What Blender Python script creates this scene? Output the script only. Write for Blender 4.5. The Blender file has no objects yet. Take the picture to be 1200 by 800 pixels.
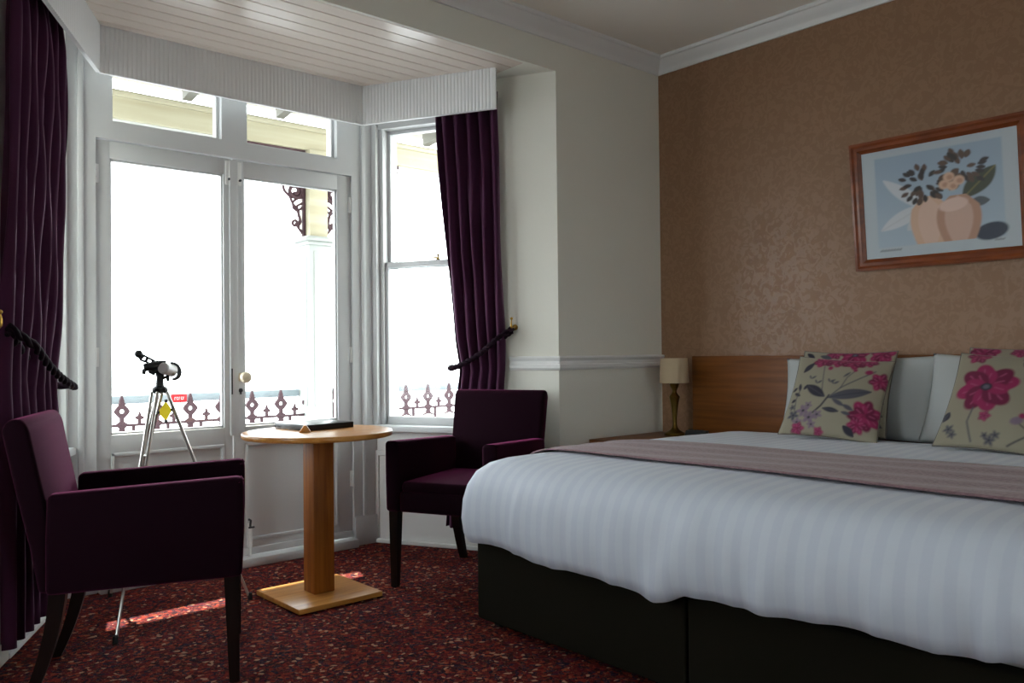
import bpy, bmesh, math, random
import numpy as np
from mathutils import Vector, Matrix

S = bpy.context.scene
COL = S.collection
PI = math.pi
random.seed(7)

# ------------------------------------------------------------------ camera
cam_d = bpy.data.cameras.new('camera')
cam = bpy.data.objects.new('camera', cam_d)
COL.objects.link(cam)
yaw, pit, rol = math.radians(41.458), math.radians(0.8384), math.radians(-0.5922)
fw = Vector((math.sin(yaw) * math.cos(pit), math.cos(yaw) * math.cos(pit), math.sin(pit)))
rt0 = Vector((math.cos(yaw), -math.sin(yaw), 0))
up0 = rt0.cross(fw)
rt = rt0 * math.cos(rol) + up0 * math.sin(rol)
up = up0 * math.cos(rol) - rt0 * math.sin(rol)
cam.matrix_world = Matrix(((rt.x, up.x, -fw.x, 0), (rt.y, up.y, -fw.y, 0), (rt.z, up.z, -fw.z, 1.06), (0, 0, 0, 1)))
cam_d.sensor_width = 36.0
cam_d.lens = 980.9 / 1200 * 36.0
cam_d.clip_start = 0.02
S.camera = cam

# ------------------------------------------------------------------ light
SKY = 8.2
w = bpy.data.worlds.new('overcast_sky')
S.world = w
w.use_nodes = True
bg = w.node_tree.nodes['Background']
wt = w.node_tree
wtc = wt.nodes.new('ShaderNodeTexCoord')
wsp = wt.nodes.new('ShaderNodeSeparateXYZ')
wt.links.new(wtc.outputs['Generated'], wsp.inputs[0])
wcr = wt.nodes.new('ShaderNodeValToRGB')          # pale sea below the horizon, bright overcast sky above
wmr = wt.nodes.new('ShaderNodeMapRange')
wmr.inputs['From Min'].default_value = -1.0
wmr.inputs['From Max'].default_value = 1.0
wt.links.new(wsp.outputs['Z'], wmr.inputs['Value'])
wt.links.new(wmr.outputs[0], wcr.inputs[0])
we = wcr.color_ramp.elements
we[0].position, we[0].color = 0.0, (0.25, 0.26, 0.27, 1)
we[1].position, we[1].color = 1.0, (0.82, 0.92, 1.0, 1)
for p_, c_ in ((0.40, (0.48, 0.50, 0.51, 1)), (0.497, (0.70, 0.72, 0.73, 1)), (0.503, (0.93, 0.97, 1.0, 1)), (0.62, (0.95, 0.98, 1.0, 1))):
    we.new(p_).color = c_
wt.links.new(wcr.outputs[0], bg.inputs[0])
bg.inputs[1].default_value = SKY
sun_d = bpy.data.lights.new('sun', 'SUN')
sun_d.energy = 18
sun_d.angle = math.radians(0.6)
sun_d.color = (1.0, 0.93, 0.82)
sun = bpy.data.objects.new('sun', sun_d)
COL.objects.link(sun)
el, az = math.radians(53.2), math.radians(18)
sun_to = Vector((-math.sin(az) * math.cos(el), -math.cos(az) * math.cos(el), -math.sin(el)))
sun.rotation_euler = sun_to.to_track_quat('-Z', 'Y').to_euler()
S.view_settings.view_transform = 'Standard'
S.view_settings.look = 'None'
S.view_settings.gamma = 1.0
S.view_settings.use_curve_mapping = False
S.view_settings.exposure = 0.23


# ------------------------------------------------------------------ materials
def lin(r, g, b):
    f = lambda c: (c / 255 / 12.92) if c <= 10 else ((c / 255 + 0.055) / 1.055) ** 2.4
    return (f(r), f(g), f(b), 1)


MATS = {}


def mat(name, col, rough=0.6, metal=0.0, spec=0.5, sheen=0.0, sheen_col=None, noise=None, bump=None, coat=0.0, col2=None, trans=0.0):
    """noise=(scale,(sx,sy,sz)) mixes col/col2; bump=(scale,strength,distance[,stretch])"""
    m = bpy.data.materials.new(name)
    m.use_nodes = True
    nt = m.node_tree
    b = nt.nodes['Principled BSDF']
    b.inputs['Base Color'].default_value = col
    b.inputs['Roughness'].default_value = rough
    b.inputs['Metallic'].default_value = metal
    b.inputs['Specular IOR Level'].default_value = spec
    b.inputs['Sheen Weight'].default_value = sheen
    if sheen_col:
        b.inputs['Sheen Tint'].default_value = sheen_col
    b.inputs['Sheen Roughness'].default_value = 0.4
    b.inputs['Coat Weight'].default_value = coat
    b.inputs['Coat Roughness'].default_value = 0.15
    tc = nt.nodes.new('ShaderNodeTexCoord')

    def nz(scale, st, detail=4):
        mp = nt.nodes.new('ShaderNodeMapping')
        mp.inputs['Scale'].default_value = st
        n = nt.nodes.new('ShaderNodeTexNoise')
        n.inputs['Scale'].default_value = scale
        n.inputs['Detail'].default_value = detail
        nt.links.new(tc.outputs['Object'], mp.inputs[0])
        nt.links.new(mp.outputs[0], n.inputs['Vector'])
        return n
    if col2 is not None and noise:
        n = nz(noise[0], noise[1])
        r = nt.nodes.new('ShaderNodeValToRGB')
        r.color_ramp.elements[0].position = 0.35
        r.color_ramp.elements[0].color = col
        r.color_ramp.elements[1].position = 0.65
        r.color_ramp.elements[1].color = col2
        nt.links.new(n.outputs['Fac'], r.inputs[0])
        nt.links.new(r.outputs[0], b.inputs['Base Color'])
    if bump:
        n = nz(bump[0], bump[3] if len(bump) > 3 else (1, 1, 1), 3)
        bp = nt.nodes.new('ShaderNodeBump')
        bp.inputs['Strength'].default_value = bump[1]
        bp.inputs['Distance'].default_value = bump[2]
        nt.links.new(n.outputs['Fac'], bp.inputs['Height'])
        nt.links.new(bp.outputs[0], b.inputs['Normal'])
    MATS[name] = m
    return m


def attr_mat(name, rough=0.8, sheen=0.0, bump=None):
    m = mat(name, (1, 1, 1, 1), rough, sheen=sheen, bump=bump)
    nt = m.node_tree
    a = nt.nodes.new('ShaderNodeAttribute')
    a.attribute_name = 'pattern'
    nt.links.new(a.outputs['Color'], nt.nodes['Principled BSDF'].inputs['Base Color'])
    return m


def glass_mat():
    m = bpy.data.materials.new('window_glass')
    m.use_nodes = True
    nt = m.node_tree
    nt.nodes.clear()
    out = nt.nodes.new('ShaderNodeOutputMaterial')
    mx = nt.nodes.new('ShaderNodeMixShader')
    fr = nt.nodes.new('ShaderNodeFresnel')
    fr.inputs[0].default_value = 1.45
    tr = nt.nodes.new('ShaderNodeBsdfTransparent')
    tr.inputs[0].default_value = (0.95, 0.97, 0.97, 1)
    gl = nt.nodes.new('ShaderNodeBsdfGlossy')
    gl.inputs['Roughness'].default_value = 0.02
    ge = nt.nodes.new('ShaderNodeNewGeometry')
    inv = nt.nodes.new('ShaderNodeMath')
    inv.operation = 'SUBTRACT'
    inv.inputs[0].default_value = 1.0
    nt.links.new(ge.outputs['Backfacing'], inv.inputs[1])
    mul = nt.nodes.new('ShaderNodeMath')
    mul.operation = 'MULTIPLY'
    nt.links.new(fr.outputs[0], mul.inputs[0])
    nt.links.new(inv.outputs[0], mul.inputs[1])
    nt.links.new(mul.outputs[0], mx.inputs[0])
    nt.links.new(tr.outputs[0], mx.inputs[1])
    nt.links.new(gl.outputs[0], mx.inputs[2])
    nt.links.new(mx.outputs[0], out.inputs[0])
    return m


GLASS = glass_mat()
WALL = mat('cream_wallpaper', lin(236, 235, 224), 0.75, bump=(160, 0.25, 0.002, (1, 1, 0.35)))
CEIL = mat('ceiling_paint', lin(246, 242, 232), 0.9)
PAINT = mat('white_gloss_paint', lin(208, 210, 211), 0.32, bump=(30, 0.05, 0.002))
PAINT2 = mat('white_satin_paint', lin(238, 239, 237), 0.45)
BOARD = mat('ceiling_board_paint', lin(236, 224, 212), 0.22, bump=(9, 0.12, 0.004, (0.3, 2, 2)))
PELMET = mat('pelmet_paint', lin(236, 238, 238), 0.5)
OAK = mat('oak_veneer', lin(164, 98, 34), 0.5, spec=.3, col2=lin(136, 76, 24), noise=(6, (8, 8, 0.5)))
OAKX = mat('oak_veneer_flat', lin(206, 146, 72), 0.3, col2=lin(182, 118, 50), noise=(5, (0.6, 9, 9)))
HEADW = mat('headboard_wood', lin(126, 74, 26), 0.45, spec=.3, col2=lin(102, 56, 17), noise=(5, (8, 0.5, 9)))
PINE = mat('orange_pine', lin(132, 66, 26), 0.35, col2=lin(108, 50, 18), noise=(5, (5, 1.5, 5)))
DARKW = mat('dark_mahogany', lin(26, 13, 10), 0.4, spec=.25, col2=lin(17, 9, 7), noise=(8, (6, 6, 0.6)))
PLUM = mat('plum_fabric', lin(23, 6, 16), 0.9, spec=.06, sheen=0.25, sheen_col=(1.0, 0.16, 0.5, 1), bump=(400, 0.25, 0.001))
CURT = mat('plum_velvet', lin(68, 30, 58), 0.8, spec=.2, sheen=0.4, sheen_col=(0.6, 0.36, 0.52, 1), bump=(300, 0.15, 0.001))
ROPE = mat('dark_rope', lin(30, 13, 26), 0.85, spec=.15)
BRASS = mat('brass', lin(190, 150, 70), 0.3, metal=1.0)
OLDBRASS = mat('aged_brass', lin(120, 98, 48), 0.35, metal=1.0)
STEEL = mat('dark_steel', lin(70, 70, 72), 0.4, metal=0.8)
ALU = mat('aluminium_tube', lin(205, 202, 196), 0.3, metal=0.85)
BLACK = mat('black_plastic', lin(22, 26, 30), 0.4)
RUBBER = mat('black_rubber', lin(14, 14, 14), 0.7)
SCOPEW = mat('white_tube', lin(232, 232, 230), 0.3)
YELLOW = mat('yellow_plate', lin(252, 236, 70), 0.8)
YELLOW.node_tree.nodes['Principled BSDF'].inputs['Transmission Weight'].default_value = 0.33
RED = mat('red_sign', lin(196, 24, 34), 0.5)
SIGNW = mat('sign_white', lin(240, 235, 235), 0.5)
DIVAN = mat('black_brown_fabric', lin(24, 22, 15), 0.95, spec=.1, bump=(300, 0.3, 0.001))
LINEN = mat('white_linen', lin(176, 180, 180), 0.8, sheen=0.15, bump=(60, 0.1, 0.002))
MATTR = mat('mattress_fabric', lin(205, 205, 210), 0.9)
SHADE = mat('lampshade_fabric', lin(190, 170, 140), 0.9, bump=(250, 0.3, 0.001, (1, 1, 6)))
LEATHER = mat('black_leather', lin(20, 21, 25), 0.28, bump=(180, 0.2, 0.0006))
PAPER = mat('paper_edge', lin(225, 225, 220), 0.8)
CERAMIC = mat('cream_ceramic', lin(226, 214, 186), 0.25, coat=0.4)
IRON = mat('painted_iron', lin(72, 50, 56), 0.6, spec=.3)
CREAMW = mat('cream_timber', lin(180, 174, 150), 0.6, col2=lin(168, 160, 134), noise=(3, (0.5, 6, 6)))
WHITEW = mat('white_timber', lin(204, 206, 204), 0.6)
POSTW = mat('post_paint', lin(166, 170, 166), 0.6)
RAILW = mat('pale_grey_timber', lin(140, 152, 158), 0.6)
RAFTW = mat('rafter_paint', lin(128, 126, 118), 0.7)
ROOFW = mat('roof_boards', lin(176, 174, 164), 0.7)
DECK = mat('pale_deck', lin(62, 61, 60), 0.8)


def duvet_mat(name, c1, c2):
    m = mat(name, c1, 0.7, sheen=0.15, bump=(25, 0.12, 0.004))
    nt = m.node_tree
    b = nt.nodes['Principled BSDF']
    tc = nt.nodes.new('ShaderNodeTexCoord')
    sx = nt.nodes.new('ShaderNodeSeparateXYZ')
    nt.links.new(tc.outputs['Object'], sx.inputs[0])
    mu = nt.nodes.new('ShaderNodeMath')
    mu.operation = 'MULTIPLY'
    mu.inputs[1].default_value = 2 * PI / 0.056
    nt.links.new(sx.outputs['Y'], mu.inputs[0])
    sn = nt.nodes.new('ShaderNodeMath')
    sn.operation = 'SINE'
    nt.links.new(mu.outputs[0], sn.inputs[0])
    mr = nt.nodes.new('ShaderNodeMapRange')
    mr.inputs['From Min'].default_value = -0.25
    mr.inputs['From Max'].default_value = 0.25
    nt.links.new(sn.outputs[0], mr.inputs['Value'])
    mx = nt.nodes.new('ShaderNodeMix')
    mx.data_type = 'RGBA'
    mx.inputs[6].default_value = c1
    mx.inputs[7].default_value = c2
    nt.links.new(mr.outputs[0], mx.inputs[0])
    nt.links.new(mx.outputs[2], b.inputs['Base Color'])
    m2 = nt.nodes.new('ShaderNodeMapRange')
    m2.inputs['To Min'].default_value = 0.75
    m2.inputs['To Max'].default_value = 0.5
    nt.links.new(mr.outputs[0], m2.inputs['Value'])
    nt.links.new(m2.outputs[0], b.inputs['Roughness'])
    return m


DUVET = duvet_mat('satin_stripe_linen', lin(198, 206, 221), lin(203, 211, 224))


def runner_mat():
    m = mat('mauve_weave', lin(150, 112, 116), 0.8, sheen=0.2)
    nt = m.node_tree
    b = nt.nodes['Principled BSDF']
    tc = nt.nodes.new('ShaderNodeTexCoord')
    ck = nt.nodes.new('ShaderNodeTexVoronoi')
    ck.inputs['Scale'].default_value = 90
    nt.links.new(tc.outputs['Object'], ck.inputs['Vector'])
    r = nt.nodes.new('ShaderNodeValToRGB')
    r.color_ramp.elements[0].color = lin(146, 114, 120)
    r.color_ramp.elements[1].color = lin(116, 88, 94)
    nt.links.new(ck.outputs['Distance'], r.inputs[0])
    nt.links.new(r.outputs[0], b.inputs['Base Color'])
    bp = nt.nodes.new('ShaderNodeBump')
    bp.inputs['Strength'].default_value = 0.4
    bp.inputs['Distance'].default_value = 0.002
    nt.links.new(ck.outputs['Distance'], bp.inputs['Height'])
    nt.links.new(bp.outputs[0], b.inputs['Normal'])
    return m


RUNNER = runner_mat()


def damask_mat():
    m = mat('brown_damask_wallpaper', lin(134, 98, 70), 0.5)
    nt = m.node_tree
    b = nt.nodes['Principled BSDF']
    tc = nt.nodes.new('ShaderNodeTexCoord')
    n = nt.nodes.new('ShaderNodeTexNoise')
    n.inputs['Scale'].default_value = 22
    n.inputs['Detail'].default_value = 3
    n.inputs['Distortion'].default_value = 1.6
    nt.links.new(tc.outputs['Object'], n.inputs['Vector'])
    r = nt.nodes.new('ShaderNodeValToRGB')
    r.color_ramp.elements[0].position = 0.47
    r.color_ramp.elements[1].position = 0.55
    r.color_ramp.elements[0].color = lin(136, 102, 74)
    r.color_ramp.elements[1].color = lin(144, 109, 81)
    nt.links.new(n.outputs['Fac'], r.inputs[0])
    nt.links.new(r.outputs[0], b.inputs['Base Color'])
    mr = nt.nodes.new('ShaderNodeMapRange')
    mr.inputs['From Min'].default_value = 0.47
    mr.inputs['From Max'].default_value = 0.55
    mr.inputs['To Min'].default_value = 0.55
    mr.inputs['To Max'].default_value = 0.38
    nt.links.new(n.outputs['Fac'], mr.inputs['Value'])
    nt.links.new(mr.outputs[0], b.inputs['Roughness'])
    return m


DAMASK = damask_mat()


def carpet_mat():
    m = mat('patterned_carpet', lin(120, 40, 36), 0.95, spec=0.1)
    nt = m.node_tree
    b = nt.nodes['Principled BSDF']
    tc = nt.nodes.new('ShaderNodeTexCoord')
    # warp
    n0 = nt.nodes.new('ShaderNodeTexNoise')
    n0.inputs['Scale'].default_value = 14
    nt.links.new(tc.outputs['Object'], n0.inputs['Vector'])
    va = nt.nodes.new('ShaderNodeVectorMath')
    va.operation = 'SCALE'
    va.inputs['Scale'].default_value = 0.05
    nt.links.new(n0.outputs['Color'], va.inputs[0])
    ad = nt.nodes.new('ShaderNodeVectorMath')
    ad.operation = 'ADD'
    nt.links.new(tc.outputs['Object'], ad.inputs[0])
    nt.links.new(va.outputs[0], ad.inputs[1])
    v = nt.nodes.new('ShaderNodeTexVoronoi')
    v.inputs['Scale'].default_value = 75
    nt.links.new(ad.outputs[0], v.inputs['Vector'])
    r = nt.nodes.new('ShaderNodeValToRGB')
    cr = r.color_ramp
    cr.interpolation = 'CONSTANT'
    stops = [(0.0, lin(92, 20, 22)), (0.20, lin(48, 13, 20)), (0.38, lin(122, 36, 28)), (0.50, lin(26, 17, 34)), (0.63, lin(80, 17, 24)),
             (0.77, lin(140, 68, 44)), (0.82, lin(42, 28, 46)), (0.90, lin(168, 128, 104)), (0.945, lin(76, 17, 36))]
    cr.elements[0].position, cr.elements[0].color = stops[0]
    cr.elements[1].position, cr.elements[1].color = stops[1]
    for p, c in stops[2:]:
        e = cr.elements.new(p)
        e.color = c
    sp = nt.nodes.new('ShaderNodeSeparateColor')
    nt.links.new(v.outputs['Color'], sp.inputs[0])
    nt.links.new(sp.outputs[0], r.inputs[0])
    # vines
    n1 = nt.nodes.new('ShaderNodeTexNoise')
    n1.inputs['Scale'].default_value = 42
    n1.inputs['Detail'].default_value = 2
    n1.inputs['Distortion'].default_value = 1.2
    nt.links.new(tc.outputs['Object'], n1.inputs['Vector'])
    r2 = nt.nodes.new('ShaderNodeValToRGB')
    e = r2.color_ramp.elements
    e[0].position = 0.485
    e[0].color = (0, 0, 0, 1)
    e[1].position = 0.515
    e[1].color = (0, 0, 0, 1)
    k = r2.color_ramp.elements.new(0.5)
    k.color = (1, 1, 1, 1)
    nt.links.new(n1.outputs['Fac'], r2.inputs[0])
    mx = nt.nodes.new('ShaderNodeMix')
    mx.data_type = 'RGBA'
    mx.inputs[7].default_value = lin(156, 98, 68)
    nt.links.new(r2.outputs[0], mx.inputs[0])
    nt.links.new(r.outputs[0], mx.inputs[6])
    nt.links.new(mx.outputs[2], b.inputs['Base Color'])
    n2 = nt.nodes.new('ShaderNodeTexNoise')
    n2.inputs['Scale'].default_value = 350
    nt.links.new(tc.outputs['Object'], n2.inputs['Vector'])
    bp = nt.nodes.new('ShaderNodeBump')
    bp.inputs['Strength'].default_value = 0.5
    bp.inputs['Distance'].default_value = 0.004
    nt.links.new(n2.outputs['Fac'], bp.inputs['Height'])
    nt.links.new(bp.outputs[0], b.inputs['Normal'])
    return m


CARPET = carpet_mat()


# ------------------------------------------------------------------ geometry helpers
def box(bm, x0, x1, y0, y1, z0, z1, bev=0.0, seg=2, M=None):
    r = bmesh.ops.create_cube(bm, size=1.0)
    vs = r['verts']
    for v in vs:
        v.co = Vector(((x0 + x1) / 2 + v.co.x * (x1 - x0), (y0 + y1) / 2 + v.co.y * (y1 - y0), (z0 + z1) / 2 + v.co.z * (z1 - z0)))
    es = list({e for v in vs for e in v.link_edges})
    if bev > 0:
        rr = bmesh.ops.bevel(bm, geom=es, offset=bev, segments=seg, profile=0.5, affect='EDGES')
        vs = list({v for f in rr['faces'] for v in f.verts} | {v for v in vs if v.is_valid})
    if M is not None:
        for v in vs:
            v.co = M @ v.co
    return vs


def prism(bm, pts, a0, a1, axis='z', bev=0.0, seg=2):
    """extrude 2-D polygon; axis z: pts=(x,y); y: pts=(x,z); x: pts=(y,z)"""
    def P(p, a):
        return {'z': (p[0], p[1], a), 'y': (p[0], a, p[1]), 'x': (a, p[0], p[1])}[axis]
    A = [bm.verts.new(P(p, a0)) for p in pts]
    B = [bm.verts.new(P(p, a1)) for p in pts]
    n = len(pts)
    fs = [bm.faces.new(A), bm.faces.new(B[::-1])]
    for i in range(n):
        fs.append(bm.faces.new((A[i], B[i], B[(i + 1) % n], A[(i + 1) % n])))
    bmesh.ops.recalc_face_normals(bm, faces=fs)
    vs = A + B
    if bev > 0:
        es = list({e for f in fs for e in f.edges})
        rr = bmesh.ops.bevel(bm, geom=es, offset=bev, segments=seg, profile=0.5, affect='EDGES')
        vs = list({v for f in rr['faces'] for v in f.verts} | {v for v in vs if v.is_valid})
    return vs


def tube(bm, pts, rad, n=8, cap=True, closed=False):
    pts = [Vector(p) for p in pts]
    if not hasattr(rad, '__len__'):
        rad = [rad] * len(pts)
    rings = []
    ref = None
    m = len(pts)
    for i, p in enumerate(pts):
        if closed:
            t = pts[(i + 1) % m] - pts[i - 1]
        else:
            t = pts[min(i + 1, m - 1)] - pts[max(i - 1, 0)]
        t.normalize()
        if ref is None:
            ref = Vector((0, 0, 1)) if abs(t.z) < 0.9 else Vector((1, 0, 0))
        u = (ref - t * ref.dot(t)).normalized()
        ref = u
        v = t.cross(u)
        rings.append([bm.verts.new(p + (u * math.cos(2 * PI * k / n) + v * math.sin(2 * PI * k / n)) * rad[i]) for k in range(n)])
    for i in range(m if closed else m - 1):
        a, b = rings[i], rings[(i + 1) % m]
        for k in range(n):
            bm.faces.new((a[k], a[(k + 1) % n], b[(k + 1) % n], b[k]))
    if cap and not closed:
        bm.faces.new(rings[0][::-1])
        bm.faces.new(rings[-1])
    return rings


def lathe(bm, prof, n=24, c=(0, 0, 0), M=None):
    c = Vector(c)
    M = M or Matrix.Identity(3)
    rings = []
    for r, z in prof:
        rings.append([bm.verts.new(c + M @ Vector((r * math.cos(2 * PI * k / n), r * math.sin(2 * PI * k / n), z))) for k in range(n)])
    for a, b in zip(rings, rings[1:]):
        for k in range(n):
            bm.faces.new((a[k], a[(k + 1) % n], b[(k + 1) % n], b[k]))
    bm.faces.new(rings[0][::-1])
    bm.faces.new(rings[-1])


def sphere(bm, c, r, u=14, v=10, sc=(1, 1, 1)):
    q = bmesh.ops.create_uvsphere(bm, u_segments=u, v_segments=v, radius=r)
    for x in q['verts']:
        x.co = Vector(c) + Vector((x.co.x * sc[0], x.co.y * sc[1], x.co.z * sc[2]))


def grid(bm, rows, close=False):
    R = [[bm.verts.new(p) for p in r] for r in rows]
    for a, b in zip(R, R[1:]):
        n = len(a)
        for k in range(n if close else n - 1):
            bm.faces.new((a[k], a[(k + 1) % n], b[(k + 1) % n], b[k]))
    return R


def BM():
    return bmesh.new()


def link(name, bm, m, parent=None, sharp=0.6, recentre=True, recalc=True):
    if recalc:
        bmesh.ops.recalc_face_normals(bm, faces=bm.faces[:])
    for f in bm.faces:
        f.smooth = True
    for e in bm.edges:
        if len(e.link_faces) == 2 and e.calc_face_angle(0) > sharp:
            e.smooth = False
    me = bpy.data.meshes.new(name)
    off = Vector((0, 0, 0))
    if parent is None and recentre and len(bm.verts):
        lo = Vector([min(v.co[i] for v in bm.verts) for i in range(3)])
        hi = Vector([max(v.co[i] for v in bm.verts) for i in range(3)])
        off = Vector(((lo.x + hi.x) / 2, (lo.y + hi.y) / 2, lo.z))
        for v in bm.verts:
            v.co -= off
    bm.to_mesh(me)
    bm.free()
    ms = m if isinstance(m, (list, tuple)) else [m]
    for q in ms:
        me.materials.append(q)
    o = bpy.data.objects.new(name, me)
    COL.objects.link(o)
    if parent is not None:
        o.parent = parent
    else:
        o.location = off
    return o


def tag(o, label, cat, group=None):
    o['label'] = label
    o['category'] = cat
    if group:
        o['group'] = group
    return o


def thing(name, label, cat, loc=(0, 0, 0), rz=0.0, group=None):
    o = bpy.data.objects.new(name, None)
    o.empty_display_size = 0.1
    COL.objects.link(o)
    o.location = loc
    o.rotation_euler = (0, 0, rz)
    return tag(o, label, cat, group)


def struct(name, bm, m, parent=None, sharp=0.6):
    o = link(name, bm, m, parent, sharp, recentre=False)
    if parent is None:
        o['kind'] = 'structure'
    return o


def sroot(name, loc=(0, 0, 0), rz=0.0):
    o = bpy.data.objects.new(name, None)
    COL.objects.link(o)
    o.location = loc
    o.rotation_euler = (0, 0, rz)
    o['kind'] = 'structure'
    return o


def dup(o, loc=None, rz=None, label=None):
    r = o.copy()
    COL.objects.link(r)
    if loc is not None:
        r.location = loc
    if rz is not None:
        r.rotation_euler = (0, 0, rz)
    if label:
        r['label'] = label
    for ch in list(o.children):
        c = ch.copy()
        COL.objects.link(c)
        c.parent = r
        for g in ch.children:
            d = g.copy()
            COL.objects.link(d)
            d.parent = c
    return r


def setpattern(o, cols):
    a = o.data.color_attributes.new('pattern', 'FLOAT_COLOR', 'POINT')
    c = np.ones((len(o.data.vertices), 4), np.float32)
    c[:, :3] = cols
    a.data.foreach_set('color', c.ravel())


# ------------------------------------------------------------------ room constants
BX = 3.92          # brown wall
WY = 3.108         # window wall
DY = 4.11          # french door face
CZ = 2.77          # ceiling
BZ = 2.538         # bay ceiling
X0, Y0 = -2.0, -2.2
XC = 1.77          # bay axis
J1 = Vector((3.07, WY))       # right jamb corner
J2 = Vector((2.555, DY))      # right bay corner
K1 = Vector((2 * XC - J1.x, WY))
K2 = Vector((0.985, DY))

# floor, following the bay
bm = BM()
prism(bm, [(X0, Y0), (BX + .1, Y0), (BX + .1, WY + .1), (J1.x + .05, WY + .1), (J2.x + .05, DY + .03), (K2.x - .05, DY + .03), (K1.x - .05, WY + .1), (X0, WY + .1)], -0.08, 0.0)
struct('floor', bm, CARPET)
# ceilings
bm = BM()
box(bm, X0 - .1, BX + .2, Y0 - .1, WY + .3, CZ, CZ + .1)
struct('ceiling', bm, CEIL)
# bay ceiling in painted boards running along the bay
bm = BM()
y = WY + .021
bw = 0.088
prof = []
while y < DY + 0.12:
    prof += [(y + .004, BZ), (y + bw - .004, BZ), (y + bw, BZ + .005)]
    y += bw
prof = [(WY + .02, BZ + .004)] + prof + [(prof[-1][0], BZ + .06), (WY + .02, BZ + .06)]
prism(bm, prof, 0.42, 2.86, 'x')
struct('ceiling_bay', bm, BOARD, sharp=0.3)
bm = BM()
box(bm, 2.86, 3.3, WY + .02, DY + .12, BZ + .002, BZ + .06)
box(bm, 0.2, 3.5, WY + .02, DY + .3, BZ + .055, CZ + .1)
struct('ceiling_bay_plaster', bm, WALL)

# walls
bm = BM()
prism(bm, [(J1.x, WY), (BX + .15, WY), (BX + .15, WY + .28), (J1.x + .12, WY + .28)], 0, CZ + .02)
prism(bm, [(K1.x, WY), (X0 - .1, WY), (X0 - .1, WY + .28), (K1.x - .12, WY + .28)], 0, CZ + .02)
box(bm, K1.x, J1.x, WY, WY + .02, BZ, CZ + .12)
struct('wall_front', bm, WALL)
bm = BM()
box(bm, BX, BX + .15, Y0 - .1, WY, 0, CZ + .02)
struct('wall_right', bm, DAMASK)
# left wall of the room, beside the camera: a tall unseen window, added to give the bed side light
LW = ((1.5, 2.7),)
LZ0, LZ1 = .70, 2.25
bm = BM()
ys = [Y0 - .1] + [q for p in LW for q in p] + [WY]
for a, b in zip(ys[0::2], ys[1::2]):
    box(bm, X0 - .1, X0, a, b, 0, CZ + .02)
for a, b in LW:
    box(bm, X0 - .1, X0, a, b, 0, LZ0)
    box(bm, X0 - .1, X0, a, b, LZ1, CZ + .02)
struct('wall_left', bm, WALL)
for i, (a, b) in enumerate(LW):
    r = sroot('window_%d' % (5 + i))  # out-of-view window, added only to let side light in
    bm = BM()
    for y0, y1, z0, z1 in ((a, a + .05, LZ0, LZ1), (b - .05, b, LZ0, LZ1), (a, b, LZ0, LZ0 + .06), (a, b, LZ1 - .05, LZ1), (a, b, 1.58, 1.62)):
        box(bm, X0 - .08, X0 + .01, y0, y1, z0, z1, .004)
    struct('frame', bm, PAINT, r)
    bm = BM()
    box(bm, X0 - .05, X0 - .045, a + .04, b - .04, LZ0 + .04, LZ1 - .04)
    struct('glass_pane', bm, GLASS, r)
# back wall, behind the camera, with one narrow unseen window added as fill light
bm = BM()
BW0, BW1 = 0.6, 1.35
box(bm, X0, BW0, Y0 - .1, Y0, 0, CZ + .02)
box(bm, BW1, BX, Y0 - .1, Y0, 0, CZ + .02)
box(bm, BW0, BW1, Y0 - .1, Y0, 0, LZ0)
box(bm, BW0, BW1, Y0 - .1, Y0, LZ1, CZ + .02)
struct('wall_back', bm, WALL)
r = sroot('window_6')
bm = BM()
for x0, x1, z0, z1 in ((BW0, BW0 + .05, LZ0, LZ1), (BW1 - .05, BW1, LZ0, LZ1), (BW0, BW1, LZ0, LZ0 + .06), (BW0, BW1, LZ1 - .05, LZ1), (BW0, BW1, 1.5, 1.54)):
    box(bm, x0, x1, Y0 - .08, Y0 + .01, z0, z1, .004)
struct('frame', bm, PAINT, r)
bm = BM()
box(bm, BW0 + .04, BW1 - .04, Y0 - .05, Y0 - .045, LZ0 + .04, LZ1 - .04)
struct('glass_pane', bm, GLASS, r)

# cornice (window wall + brown wall)
cp = [(0, 2.69), (.012, 2.69), (.018, 2.705), (.03, 2.715), (.05, 2.728), (.068, 2.742), (.076, 2.752), (.088, 2.754), (.095, 2.762), (.095, CZ), (0, CZ)]
bm = BM()
rows = []
for d, z in cp:
    rows.append([(X0, WY - d, z), (BX - d, WY - d, z), (BX - d, Y0, z)])
rows.append(rows[0])
grid(bm, rows)
struct('trim_1', bm, PAINT2, sharp=0.5)
# dado rail on wall_front right, round the jamb and on the splayed strip
U = (J2 - J1).normalized()
NR = Vector((-U.y, U.x)) * -1            # outward normal of the right bay side
if NR.x < 0:
    NR = -NR
dp = [(0, .972), (.012, .974), (.02, .984), (.02, .998), (.01, 1.004), (.008, 1.02), (.016, 1.026), (.022, 1.036), (.018, 1.044), (0, 1.046)]
bm = BM()
rows = []
for d, z in dp:
    e = J1 + U * 0.27
    a = e - NR * d
    c = Vector((J1.x, J1.y)) + Vector((0, -1)) * d
    k = d * (math.tan(math.radians(31)))
    corner = Vector((J1.x - k * 0.9, J1.y - d))
    rows.append([(a.x, a.y, z), (corner.x, corner.y, z), (BX, WY - d, z)])
grid(bm, rows)
struct('trim_2', bm, PAINT2, sharp=0.5)
# skirting on the window wall
bm = BM()
box(bm, J1.x, BX, WY - .018, WY, 0, .14, .004)
struct('baseboard_front', bm, PAINT)
bm = BM()
box(bm, BX - .018, BX, Y0, WY - .02, 0, .14, .004)
struct('baseboard_right', bm, PAINT)


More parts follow.
